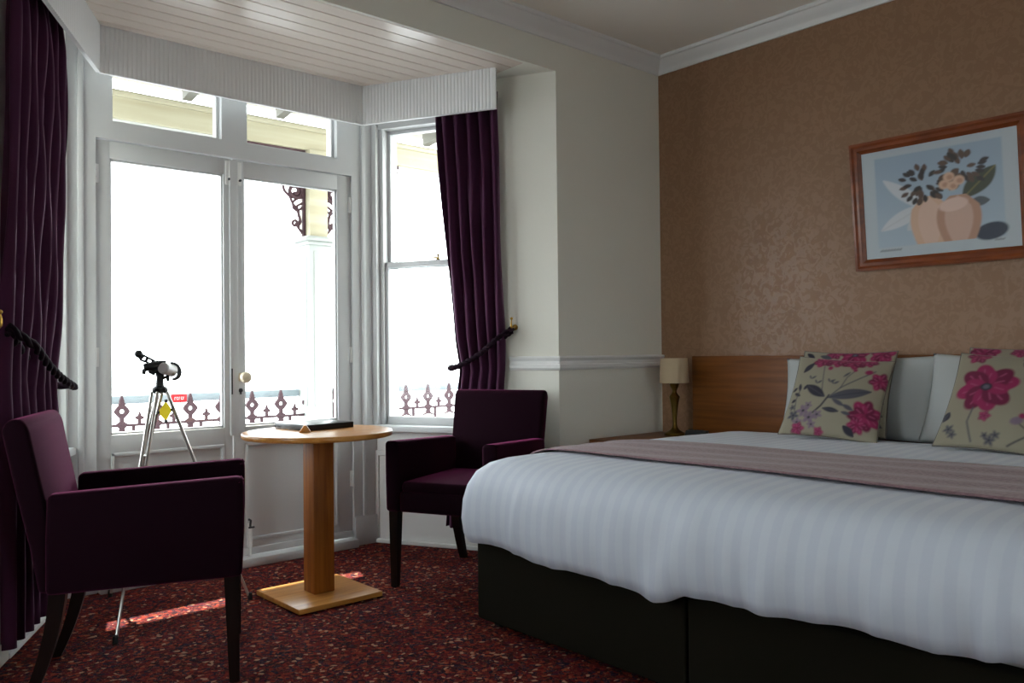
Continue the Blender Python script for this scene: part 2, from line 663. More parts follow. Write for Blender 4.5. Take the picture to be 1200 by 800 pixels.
# ------------------------------------------------------------------ bay sides with sash windows
def frame2(A, B, out):
    """matrix: local x along A->B, local y outward (away from room), z up"""
    u = (B - A).normalized()
    return Matrix(((u.x, out.x, 0, A.x), (u.y, out.y, 0, A.y), (0, 0, 1, 0), (0, 0, 0, 1)))


def bay_side(side, A, B, out, n):
    L = (B - A).length
    M = frame2(A, B, out)
    w0, w1 = 0.345, L - 0.085          # window opening along the wall
    SZ, HZ = 0.665, 2.40

    def T(bm):
        bm.transform(M)
        return bm
    bm = BM()
    box(bm, 0, w0, 0, .22, 0, 2.70)
    struct('wall_bay_' + side, T(bm), WALL)
    bm = BM()
    box(bm, w0, L + .05, 0.02, .22, 0, SZ - .03)
    box(bm, w0, L + .05, 0.0, .22, HZ, 2.70)
    # panelled apron below the sill
    pz1 = .52
    for (a0, a1, b0, b1) in ((w0 + .02, L - .01, .02, pz1),):
        box(bm, a0, a1, 0.008, .022, b1 - .03, b1, .004)
        box(bm, a1 - .03, a1, 0.008, .022, b0, b1, .004)
        box(bm, a0, a0 + .03, 0.008, .022, b0, b1, .004)
    qx0, qx1, qz0, qz1 = w0 + .16, L - .10, .19, .39
    for (a0, a1, b0, b1) in ((qx0, qx1, qz1 - .015, qz1), (qx0, qx1, qz0, qz0 + .015), (qx0, qx0 + .015, qz0, qz1), (qx1 - .015, qx1, qz0, qz1)):
        box(bm, a0, a1, 0.01, .022, b0, b1, .003)
    box(bm, w0, L, -.006, .02, 0, .02, .003)
    struct('wall_bay_apron_' + side, T(bm), PAINT2)
    # window
    r = sroot('window_%d' % n)
    bm = BM()
    box(bm, w0, w0 + .045, -.005, .2, SZ, HZ, .004)
    box(bm, w1 + .04, L, -.005, .2, SZ, HZ, .004)
    box(bm, w1 + .015, w1 + .045, 0.03, .2, SZ, HZ, .003)
    box(bm, w0, L, .02, .2, HZ - .05, HZ + .03)
    struct('frame', T(bm), PAINT, r)
    bm = BM()
    box(bm, w0 - .01, L, -.035, .2, SZ - .035, SZ, .006)
    struct('sill', T(bm), PAINT, r)
    x0, x1 = w0 + .045, w1 + .02
    for nm, za, zb, yy in (('lower_sash', SZ, 1.59, .05), ('upper_sash', 1.555, HZ - .04, .085)):
        bm = BM()
        st = .024
        box(bm, x0, x0 + st, yy, yy + .03, za, zb, .003)
        box(bm, x1 - st, x1, yy, yy + .03, za, zb, .003)
        box(bm, x0, x1, yy, yy + .03, za, za + (.045 if nm == 'lower_sash' else .03), .003)
        box(bm, x0, x1, yy, yy + .03, zb - .03, zb, .003)
        s = struct(nm, T(bm), PAINT, r)
        bm = BM()
        box(bm, x0 + st - .005, x1 - st + .005, yy + .013, yy + .017, za + .02, zb - .02)
        struct('glass_pane', T(bm), GLASS, s)
    bm = BM()
    xm = (x0 + x1) / 2
    lathe(bm, [(.012, 1.59), (.012, 1.598), (.004, 1.60), (.004, 1.612), (.008, 1.616), (.006, 1.624)], 10, (xm, .065, 0))
    box(bm, xm - .006, xm + .03, .06, .07, 1.60, 1.608)
    o = struct('sash_catch', T(bm), OLDBRASS, r)
    o['label'] = 'small brass sash catch'


bay_side('right', J1, J2, NR, 1)
NL = Vector((-NR.x, NR.y))
bay_side('left', K1, K2, NL, 2)

# ------------------------------------------------------------------ french door wall
FY0, FY1 = DY - .015, DY + .10
ZD, ZT0, ZT1 = 2.062, 2.15, 2.43
bm = BM()
box(bm, K2.x - .12, 1.10, FY0, FY1, 0, 2.60)
box(bm, 2.432, J2.x + .12, FY0, FY1, 0, 2.60)
box(bm, 1.10, 2.432, FY0, FY1, ZD + .004, ZT0)
box(bm, 1.10, 2.432, FY0, FY1, ZT1, 2.60)
box(bm, 1.10, 1.17, FY0, FY1, ZT0, ZT1)
box(bm, 1.687, 1.82, FY0, FY1, ZT0, ZT1)
box(bm, 2.338, 2.432, FY0, FY1, ZT0, ZT1)
box(bm, 1.10, 2.432, DY - .07, FY1, 0, .045, .006)
# mouldings of the frame
for x in (1.035, 2.50):
    box(bm, x - .012, x + .012, FY0 - .012, FY0 + .01, .045, 2.5, .005)
box(bm, K2.x - .02, 1.10, FY0 - .015, FY0, 0, .16, .004)
box(bm, 2.432, J2.x + .02, FY0 - .015, FY0, 0, .16, .004)
struct('trim_3', bm, PAINT)
for n, (x0, x1) in ((3, (1.17, 1.687)), (4, (1.82, 2.338))):
    r = sroot('window_%d' % n)
    bm = BM()
    t = .014
    box(bm, x0, x0 + t, DY + .02, DY + .05, ZT0, ZT1, .003)
    box(bm, x1 - t, x1, DY + .02, DY + .05, ZT0, ZT1, .003)
    box(bm, x0, x1, DY + .02, DY + .05, ZT0, ZT0 + t, .003)
    box(bm, x0, x1, DY + .02, DY + .05, ZT1 - t, ZT1, .003)
    struct('frame', bm, PAINT, r)
    bm = BM()
    box(bm, x0 + .005, x1 - .005, DY + .033, DY + .037, ZT0 + .005, ZT1 - .005)
    struct('glass_pane', bm, GLASS, r)


def door(n, x0, x1, gx0, gx1):
    r = sroot('door_%d' % n)
    y0, y1 = DY, DY + .045
    gz0, gz1 = .705, 1.98
    bm = BM()
    box(bm, x0, gx0, y0, y1, .05, ZD, .003)
    box(bm, gx1, x1, y0, y1, .05, ZD, .003)
    box(bm, gx0 - .004, gx1 + .004, y0, y1, gz1, ZD, .003)
    box(bm, gx0 - .004, gx1 + .004, y0, y1, .62, gz0, .003)
    box(bm, gx0 - .004, gx1 + .004, y0, y1, .05, .12, .003)
    box(bm, gx0 - .01, gx1 + .01, y0 + .012, y1 - .005, .10, .64)
    # bolection moulding of the lower panel and glazing bead
    for (a, b, c, d) in ((gx0, gx1, .605, .622), (gx0, gx1, .118, .135), (gx0, gx0 + .016, .118, .622), (gx1 - .016, gx1, .118, .622)):
        box(bm, a, b, y0 - .004, y0 + .016, c, d, .004)
    for (a, b, c, d) in ((gx0, gx1, gz1 - .008, gz1), (gx0, gx1, gz0, gz0 + .01), (gx0, gx0 + .008, gz0, gz1), (gx1 - .008, gx1, gz0, gz1)):
        box(bm, a, b, y0 + .01, y1 - .01, c, d, .002)
    # weatherboard along the foot
    box(bm, x0, x1, y0 - .012, y0 + .005, .05, .085, .004)
    struct('leaf', bm, PAINT, r)
    bm = BM()
    box(bm, gx0 - .003, gx1 + .003, y0 + .02, y0 + .024, gz0, gz1)
    struct('glass_pane', bm, GLASS, r)
    hx = x0 if n == 1 else x1
    for z in (.33, 1.02, 1.86):
        bm = BM()
        for k in range(3):
            lathe(bm, [(.0055, z + k * .03), (.0055, z + k * .03 + .027)], 8, (hx, y0 - .003, 0))
        box(bm, hx - .014, hx + .014, y0 - .003, y0 + .002, z, z + .087, .001)
        struct('hinge', bm, PAINT2, r)
    tx = x1 - .022 if n == 1 else x0 + .03
    bm = BM()
    lathe(bm, [(.009, 0), (.009, .004), (.004, .006), (.004, .014), (.007, .018), (.005, .024)], 10, (tx, y0, 1.955), Matrix.Rotation(PI / 2, 3, 'X'))
    o = struct('knob', bm, STEEL, r)
    bm = BM()
    box(bm, tx - .012, tx + .012, y0 - .006, y0 + .003, 1.93, 2.05, .003)
    struct('top_bolt', bm, PAINT2, r)
    return r


d1 = door(1, 1.102, 1.744, 1.166, 1.70)
d2 = door(2, 1.752, 2.430, 1.808, 2.345)
bm = BM()
box(bm, 1.728, 1.772, DY - .012, DY + .001, .66, 2.055, .005)
struct('cover_strip', bm, PAINT, d2)
bm = BM()
lathe(bm, [(.022, 0), (.022, .005), (.01, .009), (.009, .03), (.02, .038), (.029, .05), (.03, .06), (.024, .072), (.01, .078)], 18, (1.788, DY, .955), Matrix.Rotation(PI / 2, 3, 'X'))
o = struct('door_knob', bm, CERAMIC, d2)
o['label'] = 'cream ceramic knob'
bm = BM()
lathe(bm, [(.011, 0), (.011, .004), (.002, .005)], 12, (1.785, DY, .888), Matrix.Rotation(PI / 2, 3, 'X'))
box(bm, 1.782, 1.788, DY - .007, DY, .868, .885)
struct('keyhole_cover', bm, STEEL, d2)
bm = BM()
box(bm, 1.732, 1.738, DY - .016, DY - .012, .87, 1.0)
struct('lock_plate', bm, STEEL, d1)
bm = BM()
box(bm, 1.815, 1.839, DY - .008, DY + .001, .03, .21, .002)
tube(bm, [(1.827, DY - .012, .02), (1.827, DY - .012, .20)], .006)
b_ = struct('foot_bolt', bm, PAINT2, d2)
bm = BM()
tube(bm, [(1.827, DY - .012, .195), (1.827, DY - .018, .225), (1.815, DY - .022, .232)], .006)
tube(bm, [(1.815, DY - .02, .19), (1.845, DY - .02, .19)], .005)
struct('bolt_handle', bm, STEEL, b_)


# ------------------------------------------------------------------ pelmets (ribbed)
def pelmet(A, B, inner_sign, n):
    """ribbed board from A to B; inner_sign: +1 puts the ribs on the right-hand side of A->B"""
    d = B - A
    L = d.length
    u = d / L
    nn = Vector((u.y, -u.x)) * inner_sign
    M = Matrix(((u.x, nn.x, 0, A.x), (u.y, nn.y, 0, A.y), (0, 0, 1, 0), (0, 0, 0, 1)))
    bm = BM()
    p = .020
    pts = []
    x = 0.0
    while x + p <= L + 1e-6:
        pts += [(x, 0), (x + .003, .0022), (x + p * .5, .0032), (x + p - .003, .0022)]
        x += p
    pts += [(L, 0), (L, -.016), (0, -.016)]
    prism(bm, pts, 2.325, BZ + .004)
    bm.transform(M)
    o = struct('trim_%d' % n, bm, PELMET, sharp=1.2)
    return o


pelmet(Vector((1.085, 3.97)), Vector((2.43, 3.97)), 1, 4)
pelmet(Vector((2.43, 3.97)), Vector((2.792, 3.268)), 1, 5)
pelmet(Vector((0.655, 3.155)), Vector((1.085, 3.97)), 1, 6)

# ------------------------------------------------------------------ veranda outside
VY = 5.2
bm = BM()
box(bm, -1.0, 5.2, DY + .12, VY + .25, -.10, -.03)
struct('floor_veranda', bm, DECK)
bm = BM()
prism(bm, [(DY + .1, 2.92), (VY + .12, 2.735), (VY + .12, 2.765), (DY + .1, 2.95)], -1.0, 5.4, 'x')
struct('roof_veranda', bm, ROOFW)
bm = BM()
box(bm, -1.0, 5.4, VY - .04, VY + .06, 2.46, 2.63, .006)
box(bm, -1.0, 5.4, VY - .065, VY - .035, 2.585, 2.615, .006)
o = link('veranda_beam', bm, CREAMW)
tag(o, 'long cream timber beam along the front of the veranda roof', 'beam')
bm = BM()
pts = [(-1.0, 2.47)]
x = -1.0
while x < 5.4:
    for k in range(7):
        t = k / 6
        pts.append((x + .2 * t, 2.405 + .03 * abs(math.cos(PI * t)) ** 1.5))
    x += .2
pts.append((pts[-1][0], 2.47))
prism(bm, pts, VY - .01, VY + .005, 'y')
o = link('scalloped_valance', bm, WHITEW)
tag(o, 'white scalloped edging strip below the cream veranda beam', 'edging')
raf0 = None
labs = ['white roof rafter seen at far left beyond the left fanlight', 'roof rafter ending above the beam in the left fanlight', 'white rafter crossing the right fanlight above the beam', 'white veranda rafter beyond the right side window']
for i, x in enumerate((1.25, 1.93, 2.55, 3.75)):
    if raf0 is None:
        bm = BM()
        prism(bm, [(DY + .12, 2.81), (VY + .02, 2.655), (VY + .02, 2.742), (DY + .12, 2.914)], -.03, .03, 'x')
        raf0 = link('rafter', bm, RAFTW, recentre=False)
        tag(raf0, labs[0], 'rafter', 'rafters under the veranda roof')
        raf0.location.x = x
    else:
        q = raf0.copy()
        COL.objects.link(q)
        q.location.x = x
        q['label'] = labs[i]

# post
post = thing('veranda_post', 'cream timber post with square capital between two iron brackets', 'post', (2.79, VY, -.03))
bm = BM()
box(bm, -.085, .085, -.085, .085, 0, 1.86, .006)
for s in (-1, 1):
    box(bm, s * .086 - .004, s * .086 + .004, -.05, .05, .75, 1.8, .002)
    box(bm, -.05, .05, s * .086 - .004, s * .086 + .004, .75, 1.8, .002)
link('lower_shaft', bm, POSTW, post)
bm = BM()
for hw, z0, z1 in ((.10, 1.84, 1.865), (.125, 1.865, 1.885), (.10, 1.885, 1.90)):
    box(bm, -hw, hw, -hw, hw, z0, z1, .005)
link('capital', bm, POSTW, post)
bm = BM()
box(bm, -.068, .068, -.068, .068, 1.90, 2.49, .005)
link('upper_shaft', bm, CREAMW, post)


def bracket(sx, label, loc):
    t = thing('iron_bracket', label, 'bracket', loc, 0, 'scrolled iron brackets on the veranda post')
    f = lambda pts: [(sx * a, 0, b) for a, b in pts]
    bm = BM()
    box(bm, min(0, sx * .02), max(0, sx * .02), -.012, .012, -.60, 0, .003)
    link('upright_bar', bm, IRON, t)
    bm = BM()
    box(bm, min(0, sx * .62), max(0, sx * .62), -.014, .014, -.035, 0, .003)
    for k in range(6):
        tube(bm, f([(.08 + .1 * k + .035 * math.cos(a), -.055 + .03 * math.sin(a)) for a in np.linspace(PI, 2 * PI, 7)]), .006, 6)
    link('top_bar', bm, IRON, t)
    bm = BM()

    def spiral(c, r0, r1, a0, a1, n=26):
        return [(c[0] + (r0 + (r1 - r0) * k / (n - 1)) * math.cos(a0 + (a1 - a0) * k / (n - 1)), c[1] + (r0 + (r1 - r0) * k / (n - 1)) * math.sin(a0 + (a1 - a0) * k / (n - 1))) for k in range(n)]
    tube(bm, f(spiral((.072, -.292), .062, .014, 0.6, 0.6 + 3.6 * PI, 40)), .014, 8)
    tube(bm, f([(.17, -.16), (.168, -.24), (.15, -.30), (.11, -.335), (.095, -.37), (.07, -.40), (.02, -.37)]), .010, 8)
    tube(bm, f([(.02, -.33), (.06, -.345), (.09, -.37), (.085, -.41), (.055, -.43), (.02, -.40)]), .010, 8)
    tube(bm, f([(.06, -.40), (.045, -.45), (.035, -.50), (.05, -.54), (.02, -.575)]), .011, 8)
    tube(bm, f(spiral((.075, -.515), .028, .006, -2.2, -2.2 - 2.6 * PI, 22)), .010, 8)
    tube(bm, f([(.155, -.19), (.19, -.12), (.27, -.08), (.40, -.05), (.60, -.02)]), .010, 8)
    tube(bm, f(spiral((.27, -.10), .05, .012, 1.2, 1.2 + 3 * PI, 26)), .009, 8)
    link('scrollwork', bm, IRON, t)
    return t


bracket(-1, 'scrolled iron bracket on the near left side of the cream post', (2.79 - .07, VY, 2.47))
bracket(1, 'scrolled iron bracket half hidden at the right side of the cream post', (2.79 + .07, VY, 2.47))

# cast iron railing
rail = thing('iron_railing', 'cast iron balcony railing with pointed diamond finials outside the windows', 'railing', (0, VY, -.03))
bm = BM()
for a_, b_x in ((-.8, 2.70), (2.88, 5.1)):
    box(bm, a_, b_x, -.012, .012, .685, .70, .002)
    box(bm, a_, b_x, -.015, .015, .10, .125, .002)
link('lower_rail', bm, IRON, rail)
bm = BM()
box(bm, -.008, .008, -.008, .008, .0, .69)
upr = link('upright', bm, IRON, rail)
for k in range(20):
    q = upr if k == 0 else upr.copy()
    if k:
        COL.objects.link(q)
        q.parent = rail
    q.location = (.6 + .2 * k, 0, 0)


def outline_ring(bm, outer, inner, y0, y1):
    n = len(outer)
    for y, flip in ((y0, False), (y1, True)):
        pass
    A = [[bm.verts.new((p[0], y, p[1])) for p in outer] for y in (y0, y1)]
    B = [[bm.verts.new((p[0], y, p[1])) for p in inner] for y in (y0, y1)]
    for i in range(n):
        j = (i + 1) % n
        bm.faces.new((A[0][i], A[0][j], B[0][j], B[0][i]))
        bm.faces.new((A[1][j], A[1][i], B[1][i], B[1][j]))
        bm.faces.new((A[0][j], A[0][i], A[1][i], A[1][j]))
        bm.faces.new((B[0][i], B[0][j], B[1][j], B[1][i]))


bm = BM()
N = 24
out_, inn_ = [], []
for q in range(N):
    a = 2 * PI * q / N
    c, s = math.cos(a), math.sin(a)
    rr = .044 / (abs(c) ** 1.25 + abs(s) ** 1.25) ** (1 / 1.25)
    out_.append((rr * c, .775 + rr * 1.08 * s))
    inn_.append((.0135 * c, .775 + .0135 * s))
outline_ring(bm, out_, inn_, -.009, .009)
prism(bm, [(-.016, .81), (.016, .81), (.02, .818), (.012, .828), (.013, .836), (.003, .868), (-.003, .868), (-.013, .836), (-.012, .828), (-.02, .818)], -.008, .008, 'y')
prism(bm, [(-.012, .74), (.012, .74), (.012, .715), (.03, .703), (.03, .69), (.014, .675), (.02, .655), (.045, .64), (.045, .632), (0, .645), (-.045, .632), (-.045, .64), (-.02, .655), (-.014, .675), (-.03, .69), (-.03, .703), (-.012, .715)], -.008, .008, 'y')
fin = link('large_finial', bm, IRON, rail)
bm = BM()
prism(bm, [(-.009, .698), (.009, .698), (.009, .722), (.024, .728), (.024, .74), (.009, .746), (.003, .77), (-.003, .77), (-.009, .746), (-.024, .74), (-.024, .728), (-.009, .722)], -.006, .006, 'y')
sfin = link('small_finial', bm, IRON, rail)
xs = [0.535 + .2 * i for i in range(20)]
for i, x in enumerate(xs):
    a = fin if i == 0 else fin.copy()
    b = sfin if i == 0 else sfin.copy()
    if i:
        COL.objects.link(a)
        COL.objects.link(b)
        a.parent = rail
        b.parent = rail
    a.location = (x, 0, 0)
    b.location = (x + .1, 0, 0)
bm = BM()
box(bm, -.8, 2.70, VY + .055, VY + .105, .785, .835, .008)
box(bm, 2.88, 5.1, VY + .055, VY + .105, .785, .835, .008)
o = link('handrail', bm, RAILW)
tag(o, 'pale grey wooden handrail running behind the iron finials', 'handrail')
sg = thing('red_sign', 'small red sign on the handrail behind the tripod leg', 'sign', (1.885, VY + .05, .785))
bm = BM()
box(bm, -.047, .047, -.006, -.001, -.005, .047, .001)
link('plate', bm, RED, sg)
bm = BM()
for i, (a, wd) in enumerate(((-.03, .009), (-.017, .009), (-.004, .008), (.009, .009), (.022, .007))):
    box(bm, a, a + .003, -.0075, -.006, .012, .03)
    box(bm, a, a + wd, -.0075, -.006, .026, .03)
    if i % 2:
        box(bm, a, a + wd, -.0075, -.006, .012, .016)
link('lettering', bm, SIGNW, sg)


# ------------------------------------------------------------------ curtains
def curtain(label, A, u, out, left, right, zt, nf, seed, sgn):
    """left/right: lists of (z, s) - edges along u from A"""
    rnd = random.Random(seed)
    ph = [rnd.uniform(-.4, .4) for _ in range(40)]
    nz, nu = 70, 120
    z_lo = left[-1][0]
    zs = np.linspace(zt, z_lo, nz)
    fl = lambda L, z: float(np.interp(-z, [-a for a, _ in L], [b for _, b in L]))
    zt_tie = 0.98
    rows = []
    for iz, z in enumerate(zs):
        a, b = fl(left, z), fl(right, z)
        row = []
        for k in range(nu):
            t = k / (nu - 1)
            s = a + (b - a) * t
            g = math.exp(-((z - zt_tie) / .16) ** 2)
            hd = math.exp(-((z - zt) / .10) ** 2)
            amp = .030 * (1 - .35 * g) * (1 - .45 * hd)
            w_ = t * nf * 2 * PI
            wob = .5 * math.sin(2.1 * z + ph[int(t * nf) % 40] * 2) + .35 * math.sin(5.3 * z + t * 9)
            d = amp * (math.sin(w_ + wob) + .2 * math.sin(2 * w_ + ph[1] * 5 + wob))
            # slanting drag folds towards the tie-back
            d += .008 * math.sin(30 * (t + .35 * (z - 1.0))) * (1 - abs(2 * t - 1)) * (1 if z > .98 else .5)
            bulge = .0
            off = .125 + d + bulge
            p = A + u * s + out * off
            row.append((p.x, p.y, z))
        rows.append(row)
    bm = BM()
    grid(bm, rows)
    o = link('curtain', bm, CURT, sharp=3.0)
    md = o.modifiers.new('thick', 'SOLIDIFY')
    md.thickness = .004
    return tag(o, label, 'curtain', 'plum curtains in the bay')


uR = Vector((-.457, .889)).normalized()
nR = Vector((.889, .457)).normalized()
P0 = Vector((2.79, 3.27))
curtain('plum velvet curtain tied back beside the right hand window', P0, uR, nR,
        [(2.45, .402), (2.37, .400), (2.06, .381), (1.59, .350), (1.13, .304), (.98, .275), (.88, .288), (.71, .315), (.2, .365), (.13, .368)],
        [(2.45, .035), (2.37, .04), (1.58, .030), (1.12, .016), (.98, .018), (.88, .028), (.13, .04)], 2.45, 5, 3, 1)
uL = Vector((.457, .889)).normalized()
nL = Vector((-.889, .457)).normalized()
PL = Vector((2 * XC - 2.79, 3.27))
curtain('plum velvet curtain hanging behind the left armchair', PL, uL, nL,
        [(2.45, .57), (2.3, .565), (2.0, .565), (1.6, .545), (1.2, .51), (.95, .465), (.85, .47), (.5, .48), (.12, .475), (.10, .47)],
        [(2.45, -.075), (2.0, -.095), (1.5, -.15), (1.15, -.17), (.9, -.16), (.10, -.15)], 2.45, 7, 11, -1)


def tieback(label, A, u, out, s_hook, z_hook, s_tip, z_tip, hook_off, back_off):
    bm = BM()
    pts = []
    n = 40
    front, back = .056, .168
    for k in range(n + 1):                      # front run
        t = k / n
        s = s_hook + (s_tip - s_hook) * t
        z = z_hook + (z_tip - z_hook) * t - .03 * math.sin(PI * t)
        o_ = hook_off + (front - hook_off) * min(1, t * 5)
        pts.append(A + u * s + out * o_)
        pts[-1] = Vector((pts[-1].x, pts[-1].y, z))
    for k in range(1, 9):                       # round the curtain edge
        a = PI * k / 8
        m_, r_ = (front + back) / 2, (back - front) / 2
        o_ = m_ - r_ * math.cos(a)
        s = s_tip + .028 * math.sin(a) * (1 if s_tip > s_hook else -1)
        p = A + u * s + out * o_
        pts.append(Vector((p.x, p.y, z_tip + .01 * k / 8)))
    for k in range(1, n + 1):                   # back run to the hook again
        t = k / n
        p = A + u * (s_tip + (s_hook - s_tip) * t) + out * (back + (hook_off - back) * t)
        pts.append(Vector((p.x, p.y, z_tip + .01 + (z_hook - z_tip - .025) * t)))
    # two twisted strands
    for ph in (0, PI):
        q = []
        for i, p in enumerate(pts):
            a = i * 1.0 + ph
            t = (pts[min(i + 1, len(pts) - 1)] - pts[max(i - 1, 0)]).normalized()
            e = Vector((0, 0, 1)) - t * t.z
            e.normalize()
            f = t.cross(e)
            q.append(p + (e * math.cos(a) + f * math.sin(a)) * .007)
        tube(bm, q, .0095, 8)
    o = link('tieback_rope', bm, ROPE, sharp=3)
    return tag(o, label, 'tieback', 'rope tiebacks of the curtains')


def hook(label, A, u, out, s, z, off):
    bm = BM()
    base = A + u * s + out * off
    f = lambda a, zz: Vector((base.x - out.x * a, base.y - out.y * a, zz))
    lathe(bm, [(.016, 0), (.016, .003), (.008, .006)], 12, (base.x, base.y, z), Matrix(((u.x, 0, -out.x), (u.y, 0, -out.y), (0, 1, 0))))
    tube(bm, [f(0, z), f(.03, z - .004), f(.045, z - .012), f(.055, z), f(.056, z + .02), f(.052, z + .04)], [.005, .005, .005, .005, .004, .003], 8)
    sphere(bm, f(.052, z + .045), .008)
    o = link('curtain_hook', bm, BRASS)
    return tag(o, label, 'hook', 'brass curtain hooks')


tieback('dark rope tieback round the right hand curtain', P0, uR, nR, -.03, 1.195, .285, .985, .135, .2)
hook('brass tieback hook on the strip of wall right of the curtain', P0, uR, nR, -.03, 1.20, .176)
tieback('dark twisted rope tieback round the left curtain', PL, uL, nL, -.172, 1.165, .47, .945, .10, .2)
hook('brass tieback hook left of the left curtain', PL, uL, nL, -.176, 1.17, .176)


# ------------------------------------------------------------------ armchairs
def armchair(label, loc, rz):
    t = thing('armchair', label, 'armchair', loc, rz, 'plum armchairs at the table')
    bm = BM()
    box(bm, -.24, .285, -.212, .212, .345, .44, .015, 3)
    link('seat_base', bm, PLUM, t)
    bm = BM()
    vs = box(bm, -.23, .28, -.207, .207, .43, .485, .022, 3)
    link('seat', bm, PLUM, t)
    bm = BM()
    vs = prism(bm, [(-.25, .335), (-.262, .45), (-.285, .60), (-.322, .78), (-.334, .845), (-.350, .872), (-.375, .878), (-.398, .868), (-.41, .84), (-.375, .66), (-.335, .48), (-.31, .335)], -.245, .245, 'y', .014, 3)
    for v in vs:
        v.co.y *= 1 + .10 * max(0, v.co.z - .55)
    link('backrest', bm, PLUM, t)
    for s in (-1, 1):
        bm = BM()
        prism(bm, [(-.285, .335), (.288, .345), (.295, .50), (.295, .655), (.285, .668), (.0, .655), (-.28, .642), (-.285, .5)], s * .212, s * .282, 'y', .016, 3)
        link('armrest', bm, PLUM, t)
    for s in (-1, 1):
        bm = BM()
        a = [(.255 + dx, s * .247 + dy, .36) for dx, dy in ((-.024, -.024), (.024, -.024), (.024, .024), (-.024, .024))]
        b = [(.262 + dx, s * .247 + dy, .0) for dx, dy in ((-.016, -.016), (.016, -.016), (.016, .016), (-.016, .016))]
        A = [bm.verts.new(p) for p in a]
        B = [bm.verts.new(p) for p in b]
        bm.faces.new(A)
        bm.faces.new(B[::-1])
        for i in range(4):
            bm.faces.new((A[i], B[i], B[(i + 1) % 4], A[(i + 1) % 4]))
        bmesh.ops.bevel(bm, geom=bm.edges[:], offset=.003, segments=2, affect='EDGES')
        link('front_leg', bm, DARKW, t)
        bm = BM()
        rows = []
        for k in range(8):
            q = k / 7
            z = .36 * (1 - q)
            x = -.258 - .015 * q - .075 * q * q
            h = .025 - .009 * q
            rows.append([(x - h, s * .21 - h, z), (x + h, s * .21 - h, z), (x + h, s * .21 + h, z), (x - h, s * .21 + h, z)])
        R = grid(bm, rows, True)
        bm.faces.new(R[0])
        bm.faces.new(R[-1][::-1])
        link('rear_leg', bm, DARKW, t)
    return t


def deg(a):
    return math.radians(a)


ch = armchair('plum upholstered armchair in front of the left curtain, seen from its side', (0.995, 3.003, 0), deg(-24))
ch2 = dup(ch, (2.481, 3.129, 0), deg(180 + 24.6), 'plum upholstered armchair between the right curtain and the bed')

# ------------------------------------------------------------------ table
tb = thing('side_table', 'round oak pedestal table between the two armchairs', 'table', (1.808, 3.347, 0))
bm = BM()
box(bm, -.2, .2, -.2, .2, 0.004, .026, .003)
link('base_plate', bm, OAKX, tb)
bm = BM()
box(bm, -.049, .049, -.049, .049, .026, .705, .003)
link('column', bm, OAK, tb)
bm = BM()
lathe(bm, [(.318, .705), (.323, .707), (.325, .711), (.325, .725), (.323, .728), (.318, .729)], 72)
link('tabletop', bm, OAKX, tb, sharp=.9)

fo = thing('guest_folder', 'black leather guest folder lying on the round table', 'folder', (1.765, 3.365, .729), deg(7))
bm = BM()
box(bm, 0, .25, 0, .25, 0, .004, .0015)
link('back_cover', bm, LEATHER, fo)
bm = BM()
box(bm, .008, .246, .006, .244, .004, .021)
link('pages', bm, PAPER, fo)
bm = BM()
box(bm, 0, .25, 0, .25, .021, .026, .0015)
link('front_cover', bm, LEATHER, fo)
bm = BM()
box(bm, 0, .25, -.004, .002, .0, .026, .002)
box(bm, -.003, .002, -.004, .25, .0, .026, .002)
link('spine', bm, LEATHER, fo)
bm = BM()
prism(bm, [(-.026, 0), (.026, 0), (.006, .03), (-.006, .03)], -.012, .012, 'y', .002)
bm.transform(Matrix.Translation((1.732, 3.322, .729)) @ Matrix.Rotation(deg(-28), 4, 'Z'))
o = link('wooden_wedge', bm, OAKX)
tag(o, 'small wooden wedge on the table at the folder corner', 'wedge')

# ------------------------------------------------------------------ telescope on tripod
tc = Vector((1.215, 3.609, 0))
ts = thing('telescope', 'small white and black telescope on an aluminium tripod behind the left armchair', 'telescope', tc)
rv = Vector((.947, -.32, 0))
dv = Vector((.32, .947, 0))


def tp(px, py, d=0.0):
    p = rv * ((px - 188.5) * .0033) + dv * d
    return Vector((p.x, p.y, .93 - (py - 455) * .00358))


feet = [Vector((0.955, 3.322, 0)) - tc, Vector((1.565, 3.517, 0)) - tc, Vector((1.125, 3.987, 0)) - tc]
tops = [tp(183, 459, -.02), tp(197, 459, -.01), tp(189, 459, .03)]
for f, tpp in zip(feet, tops):
    ax = (f - tpp)
    side = ax.cross(Vector((0, 0, 1))).normalized() * .011
    mid = tpp + ax * .55
    bm = BM()
    tube(bm, [tpp + side, mid + side], .0065, 10)
    tube(bm, [tpp - side, mid - side], .0065, 10)
    tube(bm, [tpp + ax * .3, f - ax.normalized() * .02], .006, 10)
    lg = link('tripod_leg', bm, ALU, ts)
    bm = BM()
    tube(bm, [mid + side * 1.6 - ax * .01, mid - side * 1.6 - ax * .01], .013, 8)
    link('leg_clamp', bm, BLACK, lg)
    bm = BM()
    lathe(bm, [(.010, 0), (.010, .02), (.008, .03)], 12, f)
    link('rubber_foot', bm, RUBBER, lg)
bm = BM()
lathe(bm, [(.020, -.018), (.030, -.012), (.030, .002), (.016, .012), (.013, .06), (.016, .075), (.016, .09)], 16, tp(189, 455))
for q in tops:
    tube(bm, [tp(189, 455), q], .010, 8)
link('tripod_head', bm, BLACK, ts)
bm = BM()
tube(bm, [tp(189, 446), tp(189.5, 436), tp(189.5, 426)], [.012, .020, .020], 12)
box(bm, -.02, .02, -.02, .02, -.02, .02, .004, M=Matrix.Translation(tp(189, 428)))
tube(bm, [tp(190, 444), tp(199, 441)], .006, 8)
tube(bm, [tp(198, 438), tp(198.5, 447)], [.008, .006], 8)
link('mount', bm, BLACK, ts)
bm = BM()
tube(bm, [tp(193, 436), tp(206, 438)], .006, 8)
link('control_rod', bm, ALU, ts)
